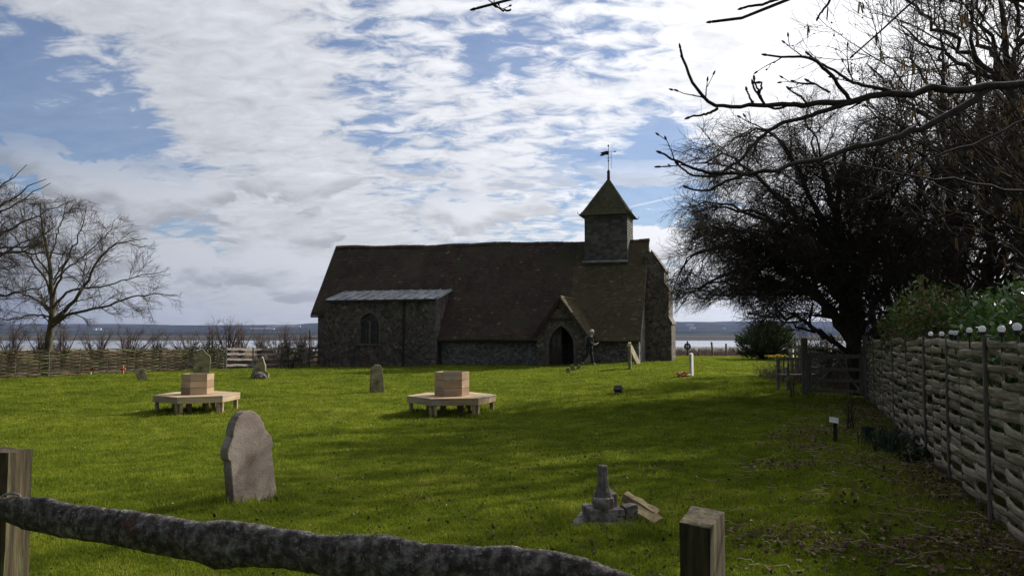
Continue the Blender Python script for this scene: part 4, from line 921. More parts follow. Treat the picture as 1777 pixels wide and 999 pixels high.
# ------------------------------------------------------------------ far buildings across the water
wb_ = mat('far_white_wall', [(.2, (.62, .62, .60)), (.8, (.75, .75, .73))], .05); rb = mat('far_roof', [(.2, (.25, .24, .24)), (.8, (.38, .37, .36))], .05)
for px, py, wx, h, Y, lab in ((1197, 577.5, 55, 12, 5600, 'long white farm shed on the far shore seen right of the church'), (1202, 581.5, 38, 9, 4700, 'lower white shed on the far shore right of the church'), (1257, 581.5, 14, 8, 4700, 'tiny white house on the far shore towards the pine bush'), (164, 579.5, 20, 9, 4900, 'small white house on the far shore seen above the left fence'), (172, 580, 26, 10, 4950, 'larger white house next to the small one on the far left shore'), (492, 574, 240, 11, 5500, 'very long pale glasshouse roof on the far shore left of the church'), (455, 578.5, 150, 8, 4800, 'low pale building on the far shore behind the bare bushes')):
    v = at(px, py, Y); z0 = g(v.x, v.y); h = max(h, 4); root = thing('far_building', (v.x, v.y, z0), lab, 'building')
    MB().bb(-wx/2, wx/2, -7, 7, -3, h).build('wall', wb_, root); MB().prism([(-8, h), (0, h+4), (8, h)], 'x', -wx/2-.5, wx/2+.5).build('roof', rb, root)
# ------------------------------------------------------------------ trees
def limb(pts, r0, r1, k=18, wob=0.0, rg=None, pw=1.0):
    P_ = resample(pts, k, wob, rg); return P_, r0+(r1-r0)*np.linspace(0, 1, k)**pw
def make_tree(name, loc, limbs, levels, label, cat='tree', group=None, mt=bark, mtw=twig, seed=1, solid=1, sides0=8, crown='twigs', keepf=None):
    """limbs: list of (P, R) relative to loc; levels: spawn parameter lists"""
    rg = np.random.default_rng(seed); root = thing(name, loc, label, cat, group=group)
    P_ = np.stack([l[0] for l in limbs]); Rr_ = np.stack([l[1] for l in limbs])
    tr = [tubes(P_, Rr_, sides0)]; cw = []; cur = (P_, Rr_); allp = []
    for li, lv in enumerate(levels):
        nx = spawn(cur[0], cur[1], *lv, rng=rg) if isinstance(lv, tuple) else spawn(cur[0], cur[1], rng=rg, **lv)
        if keepf is not None: ok = keepf(nx[0]); nx = (nx[0][ok], nx[1][ok])
        (tr if li < solid else cw).append(tubes(nx[0], nx[1], 5 if li < solid else 3))
        # keep growing from the limbs' own tips too
        cur = nx; allp.append(nx)
    np_mesh('trunk', *join(tr), mt, root, smooth=True)
    if cw: np_mesh(crown, *join(cw), mtw, root)
    return root, allp
def D_(m, t0, length, ang, wig, trop, rs, rmin, k, **kw): return dict(m_=m, t0=t0, length=length, ang=ang, wig=wig, trop=trop, rs=rs, rmin=rmin, k=k, **kw)
def pxl(pts, Y, base): return [at(a, b, Y+(c_[0] if c_ else 0))-base for a, b, *c_ in pts]
# left bare tree: trunk and sweeping limbs
rl = np.random.default_rng(11)
base = gp(79, 653); Yb = base.y
L1 = [limb(pxl([(79, 660), (81, 630), (86, 585), (91, 545), (92, 510), (89, 470), (80, 430), (72, 385), (70, 352)], Yb, base), .22, .02, wob=.015, rg=rl, pw=.8)]
for pts, r0 in [([(90, 560), (112, 548), (142, 540), (190, 530), (230, 515), (270, 510), (308, 512)], .085), ([(92, 556), (118, 535), (140, 505), (160, 470), (175, 440), (205, 420), (255, 414)], .10), ([(93, 535), (105, 515), (135, 500), (180, 498), (230, 480), (285, 470)], .06), ([(90, 515), (80, 485), (60, 460), (40, 430), (20, 405), (0, 385)], .06),
                ([(91, 540), (70, 525), (40, 510), (10, 500), (-30, 495)], .05), ([(92, 520), (104, 480), (120, 440), (140, 400), (150, 360)], .06), ([(90, 500), (110, 470), (150, 440), (190, 405), (200, 380)], .05), ([(88, 480), (60, 440), (45, 400), (35, 360)], .045), ([(86, 450), (95, 420), (110, 380), (118, 350)], .04), ([(92, 550), (60, 545), (20, 555), (-20, 548)], .045)]:
    n_ = len(pts); dz = rl.uniform(-1.6, 1.6); L1.append(limb(pxl([(a, b, dz*(i/(n_-1))) for i, (a, b) in enumerate(pts)], Yb, base), r0, .012, wob=.03, rg=rl, pw=.85))
lv = [D_(14, .2, 1.9, (.4, .95), .13, (0, 0, .012), .42, .011, 9, taper=.35), D_(9, .15, .95, (.35, .9), .16, (0, 0, .01), .5, .0068, 6), D_(5, .1, .45, (.35, .85), .16, (0, 0, .03), .7, .0055, 4)]
make_tree('bare_tree', base, L1, lv, 'spreading bare tree with slanting limbs standing in the lawn by the left woven fence', seed=21, keepf=lambda P: P[:, -1, 2] < 7.6*np.sqrt(np.clip(1-(P[:, -1, 0]/6.6)**2, 0, 1))+.3)
# its neighbour, trunk outside the picture
base = Vector((-24.3, 32.0, g(-24.3, 32))); L1 = [limb([(0, 0, -.3), (.1, 0, 2), (.2, 0, 4), (.1, .1, 6.4), (.3, 0, 9.0)], .26, .02)]
for i, (x, y, z) in enumerate([(5.0, .5, 6.4), (5.6, -.6, 3.8), (4.4, 1.0, 8.3), (3.2, -1, 9.4), (-4, 1, 7), (-4, -1, 5), (1.8, 2.5, 9), (3.9, -1.5, 5.0), (.5, -3, 8), (5.4, 1.2, 7.6), (5.0, -.3, 8.2), (4.6, .8, 5.6), (6.0, .2, 5.2), (3.6, .6, 9.0), (4.2, -1.2, 7.2)]):
    s_ = (.15, 0, 1.9+.28*i if z < 7 else 3.6); L1.append(limb([s_, (x*.35, y*.4, s_[2]+(z-s_[2])*.5), (x*.7, y*.8, s_[2]+(z-s_[2])*.82), (x, y, z)], .09, .012, wob=.05, rg=rl))
make_tree('bare_tree', base, L1, lv, 'bare tree whose twiggy branches reach in from the left picture edge', seed=22, keepf=lambda P: P[:, -1, 2] < 8.9-.3*np.clip(P[:, -1, 0]-1, 0, 9))
# bare hawthorn scrub beyond the left fence: three kinds, copied
def shrub(seed, h, mtw, label, name='bare_shrub', n=9, dens=1.0, loc=(0, 0, 0), spread=.45):
    rg = np.random.default_rng(seed); L_ = []
    for i in range(n):
        q = rg.uniform(0, 6.28); s = rg.uniform(.1, 1)*spread*h; hh = h*rg.uniform(.65, 1.0)
        L_.append(limb([(.1*math.cos(q), .1*math.sin(q), -.2), (s*.3*math.cos(q), s*.3*math.sin(q), hh*.35), (s*.75*math.cos(q), s*.75*math.sin(q), hh*.72), (s*math.cos(q), s*math.sin(q), hh)], .022*h, .006, k=8, wob=.04*h*.3, rg=rg))
    l_ = [D_(int(10*dens), .1, .34*h, (.3, 1.0), .2, (0, 0, .03), .5, .006, 5), D_(int(8*dens), .1, .17*h, (.3, 1.0), .2, (0, 0, .02), .6, .0045, 4)]
    return make_tree(name, loc, L_, l_, label, 'shrub', 'bare shrubs beyond the fences', barkdk, mtw, seed, 0, 5)[0]
protos = [shrub(31, 3.2, twigred, 'p', n=9), shrub(32, 2.6, twig, 'p', n=12, spread=.6), shrub(33, 2.2, twigred, 'p', n=14, spread=.8)]
spots = [(20, 568, 46, 0), (-30, 575, 43, 1), (72, 566, 50, 1), (112, 565, 47, 0), (168, 572, 48, 2), (222, 566, 46, 2), (272, 576, 48, 1), (330, 574, 52, 2), (370, 563, 56, 0), (395, 556, 55, 0), (420, 564, 57, 0), (452, 572, 60, 1), (478, 578, 58, 2), (497, 565, 62, 0), (525, 574, 60, 1), (541, 578, 62, 2), (1410, 588, 33, 2), (1432, 578, 36, 1), (1455, 585, 30, 2), (1396, 574, 44, 0), (1480, 590, 27, 2)]
words = ['just right of the far left picture edge', 'half outside the left picture edge', 'immediately left of the spreading bare tree trunk', 'immediately right of the spreading bare tree trunk', 'above the left orange cross', 'reddish, above the right orange cross', 'left of the hexagonal bench box', 'behind the tall mossy headstone', 'left one of the tall group above the end of the woven fence', 'tallest, over the end of the woven fence', 'right one of the tall group above the rail fence', 'over the broken triangular headstone', 'low, left of the evergreen bush by the rail fence', 'tall, rising behind the evergreen bush by the rail fence', 'thin, between the evergreen bush and the church', 'against the left church corner', 'low, just right of the pine bush behind the garden bench', 'behind the splayed palings', 'reddish, behind the grey hut', 'farther one between the pine bush and the palings', 'reddish, behind the field gate']
used = set()
def place_shrub(pi, loc, rz, sc, label):
    if pi not in used: used.add(pi); r = protos[pi]; r.location = loc; r.rotation_euler = (0, 0, rz); r.scale = (sc,)*3; r['label'] = label; return r
    return dup(protos[pi], loc, rz, sc, label)
hs_ = [3.2, 2.6, 2.2]; rg = random.Random(5)
for (px, py, Y, pi), wd in zip(spots, words):
    v = at(px, py, Y); z = g(v.x, v.y); hh = v.z-z; place_shrub(pi, (v.x, v.y, z), rg.uniform(0, 6), max(.35, hh/hs_[pi]*1.05), 'bare twiggy shrub '+wd)
# scrub strip on the field edge right of the church
strip = []
rgn = np.random.default_rng(3)
def brush(n, fx_, fy_, h, m, name, label, r=.008, lean=.35, seed=3):
    rg_ = np.random.default_rng(seed); X = fx_(rg_, n); Y = fy_(rg_, n, X); Z = G(X, Y); hh = h*rg_.uniform(.4, 1.1, n)
    k = 4; t = np.linspace(0, 1, k)[None, :, None]; d = rg_.normal(0, lean, (n, 3)); d[:, 2] = 1; P_ = np.stack([X, Y, Z-.05], 1)[:, None, :]+nrm(d)[:, None, :]*hh[:, None, None]*t
    P_[:, 1:] += rg_.normal(0, .05, (n, k-1, 3))*hh[:, None, None]; Rr_ = r*np.linspace(1, .4, k)[None, :]*np.ones((n, 1))
    V, Q = tubes(P_, Rr_, 3); return tag(np_mesh(name, V, Q, m), label, 'undergrowth', kind='stuff')
brush(5200, lambda r, n: r.uniform(10, 33, n), lambda r, n, X: 55+np.abs(r.normal(0, 5, n)), .62, twigred, 'undergrowth', 'reddish brown rough grass and stems beyond the lawn edge right of the church', r=.014)
brush(7000, lambda r, n: r.uniform(-36, -13, n), lambda r, n, X: 41.5+(X+14)*1.42*.6+np.abs(r.normal(0, 7, n))+2, .7, twigred, 'undergrowth', 'brown scrub growing behind the left woven fence', r=.012, seed=5)
brush(2600, lambda r, n: r.uniform(8.6, 12.5, n), lambda r, n, X: r.uniform(20, 28, n), .75, twigred, 'undergrowth', 'dead reddish bracken and stems behind the field gate', r=.008, lean=.6, seed=6)
i_ = 0
for px, py, Y, sc in ((1180, 601, 63, .5), (1203, 602, 66, .5), (1226, 601, 64, .52), (1249, 602, 65, .5), (1268, 600, 66, .55)):
    v = at(px, py, Y); z = g(v.x, v.y); i_ += 1
    place_shrub(2, (v.x, v.y, z), i_, max(.3, (v.z-z)/2.2), 'low scrubby bush on the field edge, number'.replace(', number', '')+[' touching the church corner', ' behind the wreath post', ' left of the leaning dark post', ' between the two boundary posts', ' touching the pine bush'][i_-1])

# ------------------------------------------------------------------ leafy things
def leaves(n, pos, size, ratio, rg, fold=.25, up=.3):
    """n folded leaves (2 tris each as one quad bent along the rib): returns V,Q"""
    d = nrm(rg.normal(size=(n, 3))+np.array([0, 0, up])); u = nrm(np.cross(d, rg.normal(size=(n, 3)))); w_ = np.cross(d, u); s = size*rg.uniform(.6, 1.2, n)[:, None]
    a = pos; b = pos+d*s*.5+u*s*ratio+w_*s*fold*.3; c_ = pos+d*s; e = pos+d*s*.5-u*s*ratio+w_*s*fold*.3
    m1 = pos+d*s*.5
    V = np.stack([a, b, c_, m1, e], 1).reshape(-1, 3); i = np.arange(n)[:, None]*5
    Q = np.concatenate([i+np.array([[0, 1, 2, 3]]), i+np.array([[0, 3, 2, 4]])], 0); return V, Q
def blobs(n, cs, rg, shell=.55):
    """points in the shells of ellipsoids cs: (x,y,z,rx,ry,rz)"""
    cs = np.array(cs); w_ = cs[:, 3]*cs[:, 5]; idx = rg.choice(len(cs), n, p=w_/w_.sum()); d = nrm(rg.normal(size=(n, 3))); r = rg.uniform(shell, 1.05, n)[:, None]**.7
    return cs[idx, :3]+d*r*cs[idx, 3:], idx
def bush(name, loc, cs, n, size, ratio, m, label, cat='shrub', seed=1, up=.3, shell=.4, stem=True, group=None, red=None):
    rg = np.random.default_rng(seed); root = thing(name, loc, label, cat, group=group); pos, idx = blobs(n, cs, rg, shell)
    pos += rg.normal(0, .03, pos.shape); pos[:, 2] = np.maximum(pos[:, 2], .02)
    V, Q = leaves(n, pos, size, ratio, rg, up=up); t = rg.uniform(0, 1, n); np_mesh('foliage', V, Q, m, root, tint=np.r_[t, t])
    if stem:
        L_ = []
        for c_ in cs:
            for _ in range(2):
                e = np.array(c_[:3])+rg.normal(0, .3, 3)*np.array(c_[3:]); L_.append(limb([(e[0]*.25, e[1]*.25, -.1), (e[0]*.6, e[1]*.6, e[2]*.55), tuple(e)], .03, .008, k=6))
        P_ = np.stack([l[0] for l in L_]); Rr_ = np.stack([l[1] for l in L_]); ch_ = spawn(P_, Rr_, 5, .3, .6, (.3, .9), .15, (0, 0, .05), .5, .005, 5, rg)
        np_mesh('stems', *join([tubes(P_, Rr_, 5), tubes(*ch_, 3)]), barkdk, root)
    return root
# laurel hedge behind the right fence
rg = random.Random(8)
def hedge_cs(x0, x1, y0, y1, h, n, r):
    out = []
    for i in range(n):
        t = (i+.5)/n; out.append((x0+(x1-x0)*t+rg.gauss(0, .15), y0+(y1-y0)*t+rg.gauss(0, .15), h*rg.uniform(.35, .62), r*rg.uniform(.8, 1.2), r*rg.uniform(.8, 1.2), h*rg.uniform(.34, .44)))
        out.append((x0+(x1-x0)*t+rg.gauss(0, .3), y0+(y1-y0)*t+rg.gauss(0, .3), h*rg.uniform(.65, .78), r*.6, r*.6, h*.22))
    return out
bx0 = Vector((fx(9.3)+.85, 9.3, 0)); bx0.z = g(bx0.x, bx0.y)
bush('laurel_bush', bx0, hedge_cs(-1.2, 1.5, -3.0, 2.6, 2.35, 9, .62), 16000, .12, .19, leafg, 'glossy green laurel bush spilling over the middle of the right woven fence', seed=41)
bx1 = Vector((fx(12.4)+.75, 12.4, 0)); bx1.z = g(bx1.x, bx1.y)
bush('photinia_bush', bx1, hedge_cs(-.5, .9, -1.2, 1.7, 2.45, 4, .6), 8000, .13, .17, leafr, 'green and red leaved shrub between the laurel and the dark drooping tree', seed=42)
bx2 = Vector((fx(15.7)+.55, 15.7, 0)); bush('evergreen_bush', bx2, hedge_cs(-.5, .6, -1.4, 1.4, 2.1, 4, .5), 2600, .09, .2, ivy, 'dark leafy bush over the far end of the right woven fence', seed=43)
v = at(504, 600, 43.6); bush('evergreen_bush', (v.x, v.y, g(v.x, v.y)), [(0, 0, .55, .62, .5, .55), (.35, 0, 1.15, .45, .4, .42), (-.3, .1, 1.0, .4, .35, .4), (.75, 0, .5, .5, .4, .5)], 2300, .10, .16, ivy, 'rounded dark evergreen bush in front of the rail fence near the church', seed=44)
v = at(350, 600, 38.3); bush('ivy', (v.x, v.y, g(v.x, v.y)), [(-.9, -.1, .8, .6, .16, .42), (0, 0, .9, .8, .18, .5), (.7, .25, .75, .5, .18, .45), (-1.6, -.8, .95, .5, .15, .25)], 1500, .085, .3, ivy, 'ivy climbing over the far right end of the left woven fence', 'climber', seed=45, stem=False)
for px, Y, r, lab in ((1440, 22.5, .65, 'small dark evergreen shrub behind the gate, left of the drooping tree trunk'), (1560, 18.4, .8, 'dark evergreen shrub behind the far end of the right fence')):
    v = at(px, 600, Y); bush('evergreen_bush', (v.x, v.y, g(v.x, v.y)), [(0, 0, r*1.5, r, r, r*.8), (.3, .2, r*.7, r*.9, r, r*.7)], 1500, .09, .16, ivy, lab, seed=int(px))
# round pine bush
v = gp(1328, 617); pb = thing('pine_bush', (v.x, 45.5, g(v.x, 45.5)), 'round dark dwarf pine bush at the right-hand end of the lawn', 'shrub'); rgp = np.random.default_rng(6)
sx_ = 45.5/v.y; pb.location.x = at(1328, 600, 45.5).x
n = 1900; cs = [(0, 0, 1.05, 1.55, 1.4, .98), (-.75, -.1, .75, .95, .9, .75), (.85, 0, .85, .9, .9, .8), (.15, 0, 1.55, .95, .9, .62), (.9, .1, 1.3, .7, .7, .6)]
pos, _ = blobs(n, cs, rgp, .35); pos[:, 2] = np.maximum(pos[:, 2], .12); ctr = np.array([0, 0, .4]); pos += nrm(pos-ctr)*np.where(rgp.random((n, 1)) < .25, rgp.uniform(0, .28, (n, 1)), 0); od = nrm(nrm(pos-ctr)+np.array([0, 0, .75])+rgp.normal(0, .25, (n, 3)))
kn = 11; D2 = nrm(np.repeat(od, kn, 0)+rgp.normal(0, .42, (n*kn, 3))); P0 = np.repeat(pos, kn, 0)+np.repeat(od, kn, 0)*rgp.uniform(0, .16, (n*kn, 1)); Ln = rgp.uniform(.12, .2, (n*kn, 1)); U = nrm(np.cross(D2, rgp.normal(size=D2.shape)))*.014
V = np.stack([P0-U, P0+U, P0+D2*Ln+U*.3, P0+D2*Ln-U*.3], 1).reshape(-1, 3); Q = np.arange(n*kn*4).reshape(-1, 4); np_mesh('needles', V, Q, pine, pb, tint=np.repeat(rgp.uniform(0, 1, n), kn))
bl = [limb([(0, 0, -.1), tuple(p*np.array([.35, .35, .35])), tuple(p*np.array([.7, .7, .75])), tuple(p)], .05, .015, k=6) for p in pos[:90]]
np_mesh('stems', *tubes(np.stack([b[0] for b in bl]), np.stack([b[1] for b in bl]), 4), barkdk, pb)
# daffodils
yl = mat('daffodil_yellow', [(.2, (.70, .50, .02)), (.8, (.85, .68, .05))], 8, trans=.3)
for i, (px, n, lab) in enumerate(((1337, 8, 'left clump of yellow daffodils at the foot of the pine bush'), (1357, 10, 'right clump of yellow daffodils beside the pine bush'))):
    v = at(px, 600, 43.2); root = thing('daffodil_clump', (v.x, v.y, g(v.x, v.y)), lab, 'flowers', group='daffodils by the pine bush'); a, b = MB(), MB(); rr = random.Random(i)
    for k in range(n*3):
        x, y = rr.uniform(-.32, .32), rr.uniform(-.15, .15); z = rr.uniform(.22, .34); a.tube([(x, y, -.05), (x+rr.gauss(0, .03), y, z)], .009, 3); b.ball((x, y, z), .045, 5, sz=.7)
    a.build('leaves', leafg, root); b.build('blooms', yl, root)

# ------------------------------------------------------------------ the drooping tree at the gate
base = gp(1483, 690); base.y = 19.8; base = Vector((at(1483, 600, 19.8).x, 19.8, 0)); base.z = g(base.x, base.y); Yb = base.y; rl = np.random.default_rng(17)
L1 = [limb(pxl([(1486, 700), (1487, 650), (1482, 600), (1470, 540), (1455, 470), (1450, 400), (1455, 320), (1470, 250)], Yb, base), .24, .03, wob=.03, rg=rl)]
for pts, r0 in [([(1484, 610), (1455, 555), (1410, 515), (1350, 490), (1290, 480), (1240, 485), (1205, 505)], .11), ([(1483, 600), (1440, 530), (1380, 480), (1310, 440), (1240, 420), (1190, 440), (1175, 470)], .12), ([(1482, 590), (1445, 500), (1390, 430), (1320, 375), (1250, 350), (1200, 365)], .12),
                ([(1480, 570), (1440, 470), (1390, 380), (1330, 310), (1270, 270), (1215, 290)], .11), ([(1478, 560), (1450, 440), (1410, 340), (1365, 260), (1320, 220), (1270, 235)], .11), ([(1476, 540), (1465, 430), (1440, 330), (1415, 250), (1385, 200)], .10), ([(1484, 620), (1440, 585), (1390, 560), (1330, 545), (1290, 548)], .07),
                ([(1482, 580), (1500, 480), (1520, 400), (1550, 330), (1590, 280)], .11), ([(1482, 590), (1520, 520), (1560, 460), (1610, 430), (1650, 430)], .09), ([(1480, 560), (1495, 430), (1505, 330), (1510, 240)], .09), ([(1482, 600), (1530, 560), (1580, 530), (1630, 520)], .06), ([(1470, 520), (1420, 440), (1350, 400), (1290, 400), (1230, 400)], .07), ([(1475, 530), (1430, 470), (1370, 445), (1330, 450), (1280, 520)], .06)]:
    for rep in range(2):
        n_ = len(pts); dz = rl.uniform(-3.2, 3.2); j = rl.normal(0, 9, (n_, 2))*np.linspace(0, 1, n_)[:, None]; L1.append(limb(pxl([(a+j[i, 0], b+j[i, 1], dz*(i/(n_-1))) for i, (a, b) in enumerate(pts)], Yb, base), r0*(1 if rep == 0 else .7), .015, wob=.05, rg=rl))
lv = [D_(18, .2, 1.7, (.4, 1.0), .14, (-.02, 0, -.015), .42, .012, 8, taper=.4), D_(11, .12, 1.05, (.35, .95), .17, (-.01, 0, -.045), .5, .007, 7), D_(7, .1, .62, (.4, 1.0), .2, (0, 0, -.06), .7, .0055, 5)]
wt, lvl = make_tree('drooping_tree', base, L1, lv, 'big dark twiggy tree with drooping branchlets arching left from beside the field gate', seed=51, mt=barkdk, mtw=twigdk, keepf=lambda P: (P[:, :, 0].min(1) > -4.75) & (P[:, :, 2].min(1) > 1.62+.42*np.clip(-P[:, -1, 0]-2.2, -.6, 1.4)+.25*np.sin(P[:, -1, 0]*3.1)))

# ------------------------------------------------------------------ tall trees behind the right fence
def tall(seed, h, rg, lean=0.0, mtw=twigdk, dens=1.0):
    L_ = [limb([(0, 0, -.3), (lean*.1, 0, h*.25), (lean*.3+.1, .1, h*.5), (lean*.6, 0, h*.75), (lean, 0, h)], .017*h, .015, wob=.03, rg=rg)]
    for i in range(int(15*dens)):
        z0 = h*rg.uniform(.15, .7); q = rg.uniform(0, 6.28); r = h*rg.uniform(.16, .30); dz = h*rg.uniform(.12, .30)
        x0 = lean*(z0/h)**1.5; L_.append(limb([(x0, 0, z0), (x0+r*.4*math.cos(q), r*.4*math.sin(q), z0+dz*.35), (x0+r*.8*math.cos(q), r*.8*math.sin(q), z0+dz*.8), (x0+r*math.cos(q), r*math.sin(q), z0+dz*1.15)], .0065*h, .012, wob=.06, rg=rg))
    return L_
lvt = [D_(10, .15, 1.9, (.4, 1.0), .16, (0, 0, .05), .42, .011, 7, taper=.4), D_(7, .1, .95, (.35, .9), .2, (0, 0, .03), .5, .0075, 6), D_(4, .1, .5, (.4, .9), .2, (0, 0, .03), .7, .006, 4)]
rt_ = np.random.default_rng(61)
places = [(1880, 20.0, 11.5, 1, 'bare tree just outside the right picture edge'), (1960, 17.5, 11, 0, 'second bare tree just outside the right picture edge'), (1590, 24.5, 9.2, 0, 'tall bare tree directly right of the drooping tree crown'), (1655, 21.5, 10.5, 1, 'tall bare tree with dense twigs, middle of the right-hand group'), (1720, 19.0, 11.0, 2, 'tall bare tree behind the laurel, second from the right picture edge'), (1790, 17.0, 11.0, 0, 'tall bare tree at the right picture edge behind the laurel'), (1545, 29.0, 10.0, 1, 'farther bare tree showing above the drooping tree'), (1630, 31.0, 11.5, 2, 'farthest tall bare tree of the right-hand group'), (1975, 15.5, 10, 2, 'bare tree beyond the right edge shading the lawn'), (2200, 13.0, 9.5, 0, 'bare tree beyond the right edge nearer the camera')]
tp = []
for s in range(3):
    hgt = 10.0; r_, _ = make_tree('bare_tree', (0, 0, 0), tall(s, hgt, rt_, lean=(-.6, .4, -.2)[s]), lvt, 'x', group='tall bare trees behind the right fence', seed=62+s, mt=barkdk, mtw=twigdk); tp.append(r_)
seen = set()
for i, (px, Y, h, pi, lab) in enumerate(places):
    v = at(px, 600, Y); loc = (v.x, v.y, g(v.x, v.y)); rz = i*1.3; s = h/10.0
    if pi not in seen: seen.add(pi); r_ = tp[pi]; r_.location = loc; r_.rotation_euler = (0, 0, rz); r_.scale = (s,)*3; r_['label'] = lab
    else: dup(tp[pi], loc, rz, s, lab)
# ivy on the trunks of two of them
for px, Y, r, lab in ((1655, 21.3, .5, 'ivy clothing the trunk of the middle tall tree'), (1590, 24.3, .5, 'ivy clothing the trunk right of the drooping tree')):
    v = at(px, 600, Y); bush('ivy', (v.x, v.y, g(v.x, v.y)), [(0, 0, 1.2+k*1.0, r*(1-.08*k), r*(1-.08*k), .8) for k in range(5)], 1800, .10, .25, ivy, lab, 'climber', seed=int(px)+1, stem=False)
# old brushwood mass behind the hedge
rgk = random.Random(12)
for i, (px, Y, h, lab) in enumerate([(1540, 22.5, 3.6, 'dense leafless thicket bush right of the drooping tree trunk'), (1620, 18.5, 3.8, 'dense leafless thicket bush above the photinia')]):
    v = at(px, 600, Y); shrub(80+i, h, twigdk, lab, 'thicket_bush', n=16, dens=1.2, loc=(v.x, v.y, g(v.x, v.y)), spread=.42)

# ------------------------------------------------------------------ overhanging tree, trunk outside right
tb = Vector((4.75, 4.6, 0)); tb.z = g(tb.x, tb.y); rl = np.random.default_rng(71)
jx, jz = 4.75, 3.2
def wl(pts, r0, r1, k=26, first=None):
    P_ = [(first if first is not None else at(*pts[0]))-tb] if first is not None else []
    P_ += [at(a, b, c_)-tb for a, b, c_ in pts]; return limb(P_, r0, r1, k=k, wob=.004, rg=rl, pw=.8)
node = Vector((4.7, 4.6, 3.3))
FG = [limb([(0, 0, -.3), (0, 0, 1.2), (-.02, 0, 2.4), (0, .02, 3.6), (.1, .05, 5.5), (.3, 0, 7.5)], .17, .05, k=26)]
FG.append(wl([(1790, 146, 4.3), (1720, 150, 4.2), (1640, 152, 4.1), (1560, 160, 4.05), (1475, 178, 4.0)], .036, .017, first=node))
FG.append(wl([(1475, 178, 4.0), (1380, 182, 3.95), (1310, 182, 3.9), (1265, 188, 3.9), (1245, 189, 3.9), (1222, 176, 3.88), (1204, 150, 3.86), (1192, 120, 3.86), (1186, 100, 3.85), (1181, 86, 3.85)], .018, .006))
FG.append(wl([(1245, 189, 3.9), (1232, 196, 3.88), (1218, 200, 3.87), (1198, 203, 3.86)], .008, .005))
FG.append(wl([(1720, 150, 4.2), (1680, 180, 4.15), (1640, 205, 4.1), (1600, 225, 4.05), (1540, 240, 4.0), (1480, 258, 3.95), (1420, 276, 3.9), (1370, 291, 3.85), (1300, 300, 3.8), (1255, 301, 3.78)], .022, .009))
FG.append(wl([(1255, 301, 3.78), (1225, 298, 3.76), (1200, 292, 3.75), (1178, 280, 3.75), (1160, 274, 3.74), (1149, 266, 3.74)], .010, .005))
FG.append(wl([(1300, 300, 3.8), (1260, 315, 3.78), (1235, 330, 3.77), (1212, 331, 3.76), (1194, 326, 3.76)], .009, .005))
FG.append(wl([(1255, 301, 3.78), (1225, 308, 3.76), (1205, 304, 3.75), (1190, 297, 3.75), (1178, 287, 3.75)], .008, .0045))
FG.append(wl([(1475, 178, 4.0), (1430, 195, 3.97), (1370, 208, 3.93), (1330, 228, 3.9), (1300, 258, 3.86), (1285, 280, 3.83), (1262, 292, 3.8)], .014, .007))
FG.append(wl([(1478, 176, 4.0), (1462, 160, 3.98), (1447, 140, 3.96), (1435, 122, 3.95), (1415, 106, 3.93), (1395, 98, 3.92), (1360, 100, 3.9), (1332, 96, 3.9)], .012, .005))
FG.append(wl([(1560, 160, 4.05), (1500, 148, 4.0), (1468, 140, 3.98), (1450, 122, 3.96), (1430, 115, 3.95), (1405, 96, 3.94)], .012, .005))
FG.append(wl([(1370, 182, 3.95), (1385, 178, 3.95), (1345, 190, 3.92), (1322, 178, 3.9), (1315, 160, 3.9), (1307, 148, 3.9)], .008, .005))
FG.append(wl([(1326, 180, 3.9), (1318, 165, 3.9), (1312, 150, 3.9), (1309, 140, 3.9)], .007, .004)); FG.append(wl([(1307, 180, 3.9), (1300, 168, 3.9), (1296, 158, 3.9)], .006, .004)); FG.append(wl([(1318, 163, 3.9), (1322, 150, 3.9), (1321, 143, 3.9)], .005, .004))
FG.append(wl([(1400, 180, 3.95), (1388, 165, 3.95), (1375, 160, 3.94), (1372, 157, 3.94)], .006, .004)); FG.append(wl([(1440, 160, 3.96), (1420, 150, 3.95), (1405, 142, 3.95)], .006, .004))
FG.append(wl([(1800, 352, 4.5), (1740, 330, 4.4), (1690, 312, 4.3), (1620, 304, 4.2), (1560, 302, 4.15), (1500, 292, 4.1), (1440, 282, 4.05)], .017, .004, first=node))
FG.append(wl([(1800, 190, 4.4), (1760, 215, 4.35), (1710, 240, 4.3), (1650, 262, 4.2), (1560, 300, 4.1), (1520, 330, 4.1)], .012, .004, first=node))
FG.append(wl([(1800, 20, 4.0), (1660, -60, 3.9), (1480, -60, 3.8), (1400, -25, 3.75), (1375, 0, 3.74), (1362, 25, 3.73), (1345, 32, 3.73), (1320, 30, 3.72), (1300, 20, 3.72), (1288, 12, 3.72), (1275, 22, 3.71), (1262, 34, 3.71), (1248, 38, 3.7), (1236, 38, 3.7)], .026, .007, first=node+Vector((0, 0, .5)), k=34))
FG.append(wl([(1400, -25, 3.75), (1370, -8, 3.74), (1340, 3, 3.73), (1310, 12, 3.72), (1290, 14, 3.72)], .010, .006)); FG.append(wl([(1450, -40, 3.78), (1440, 0, 3.77), (1430, 15, 3.77), (1421, 28, 3.77)], .009, .005))
FG.append(wl([(1400, -90, 3.8), (1200, -110, 3.6), (1000, -50, 3.5), (920, 0, 3.45), (895, 12, 3.44), (870, 23, 3.44), (850, 24, 3.43), (838, 20, 3.43), (827, 15, 3.43)], .020, .006, first=node+Vector((-.3, -.2, 1.0)), k=34)); FG.append(wl([(885, 18, 3.44), (874, 21, 3.44), (868, 14, 3.44), (864, 13, 3.44)], .005, .004))
FG.append(wl([(1800, -20, 4.2), (1700, -30, 4.1), (1600, -20, 4.0), (1568, 0, 3.98), (1552, 25, 3.97), (1545, 50, 3.96), (1533, 75, 3.95), (1510, 88, 3.95), (1482, 95, 3.94)], .018, .004, first=node+Vector((0, 0, .6))))
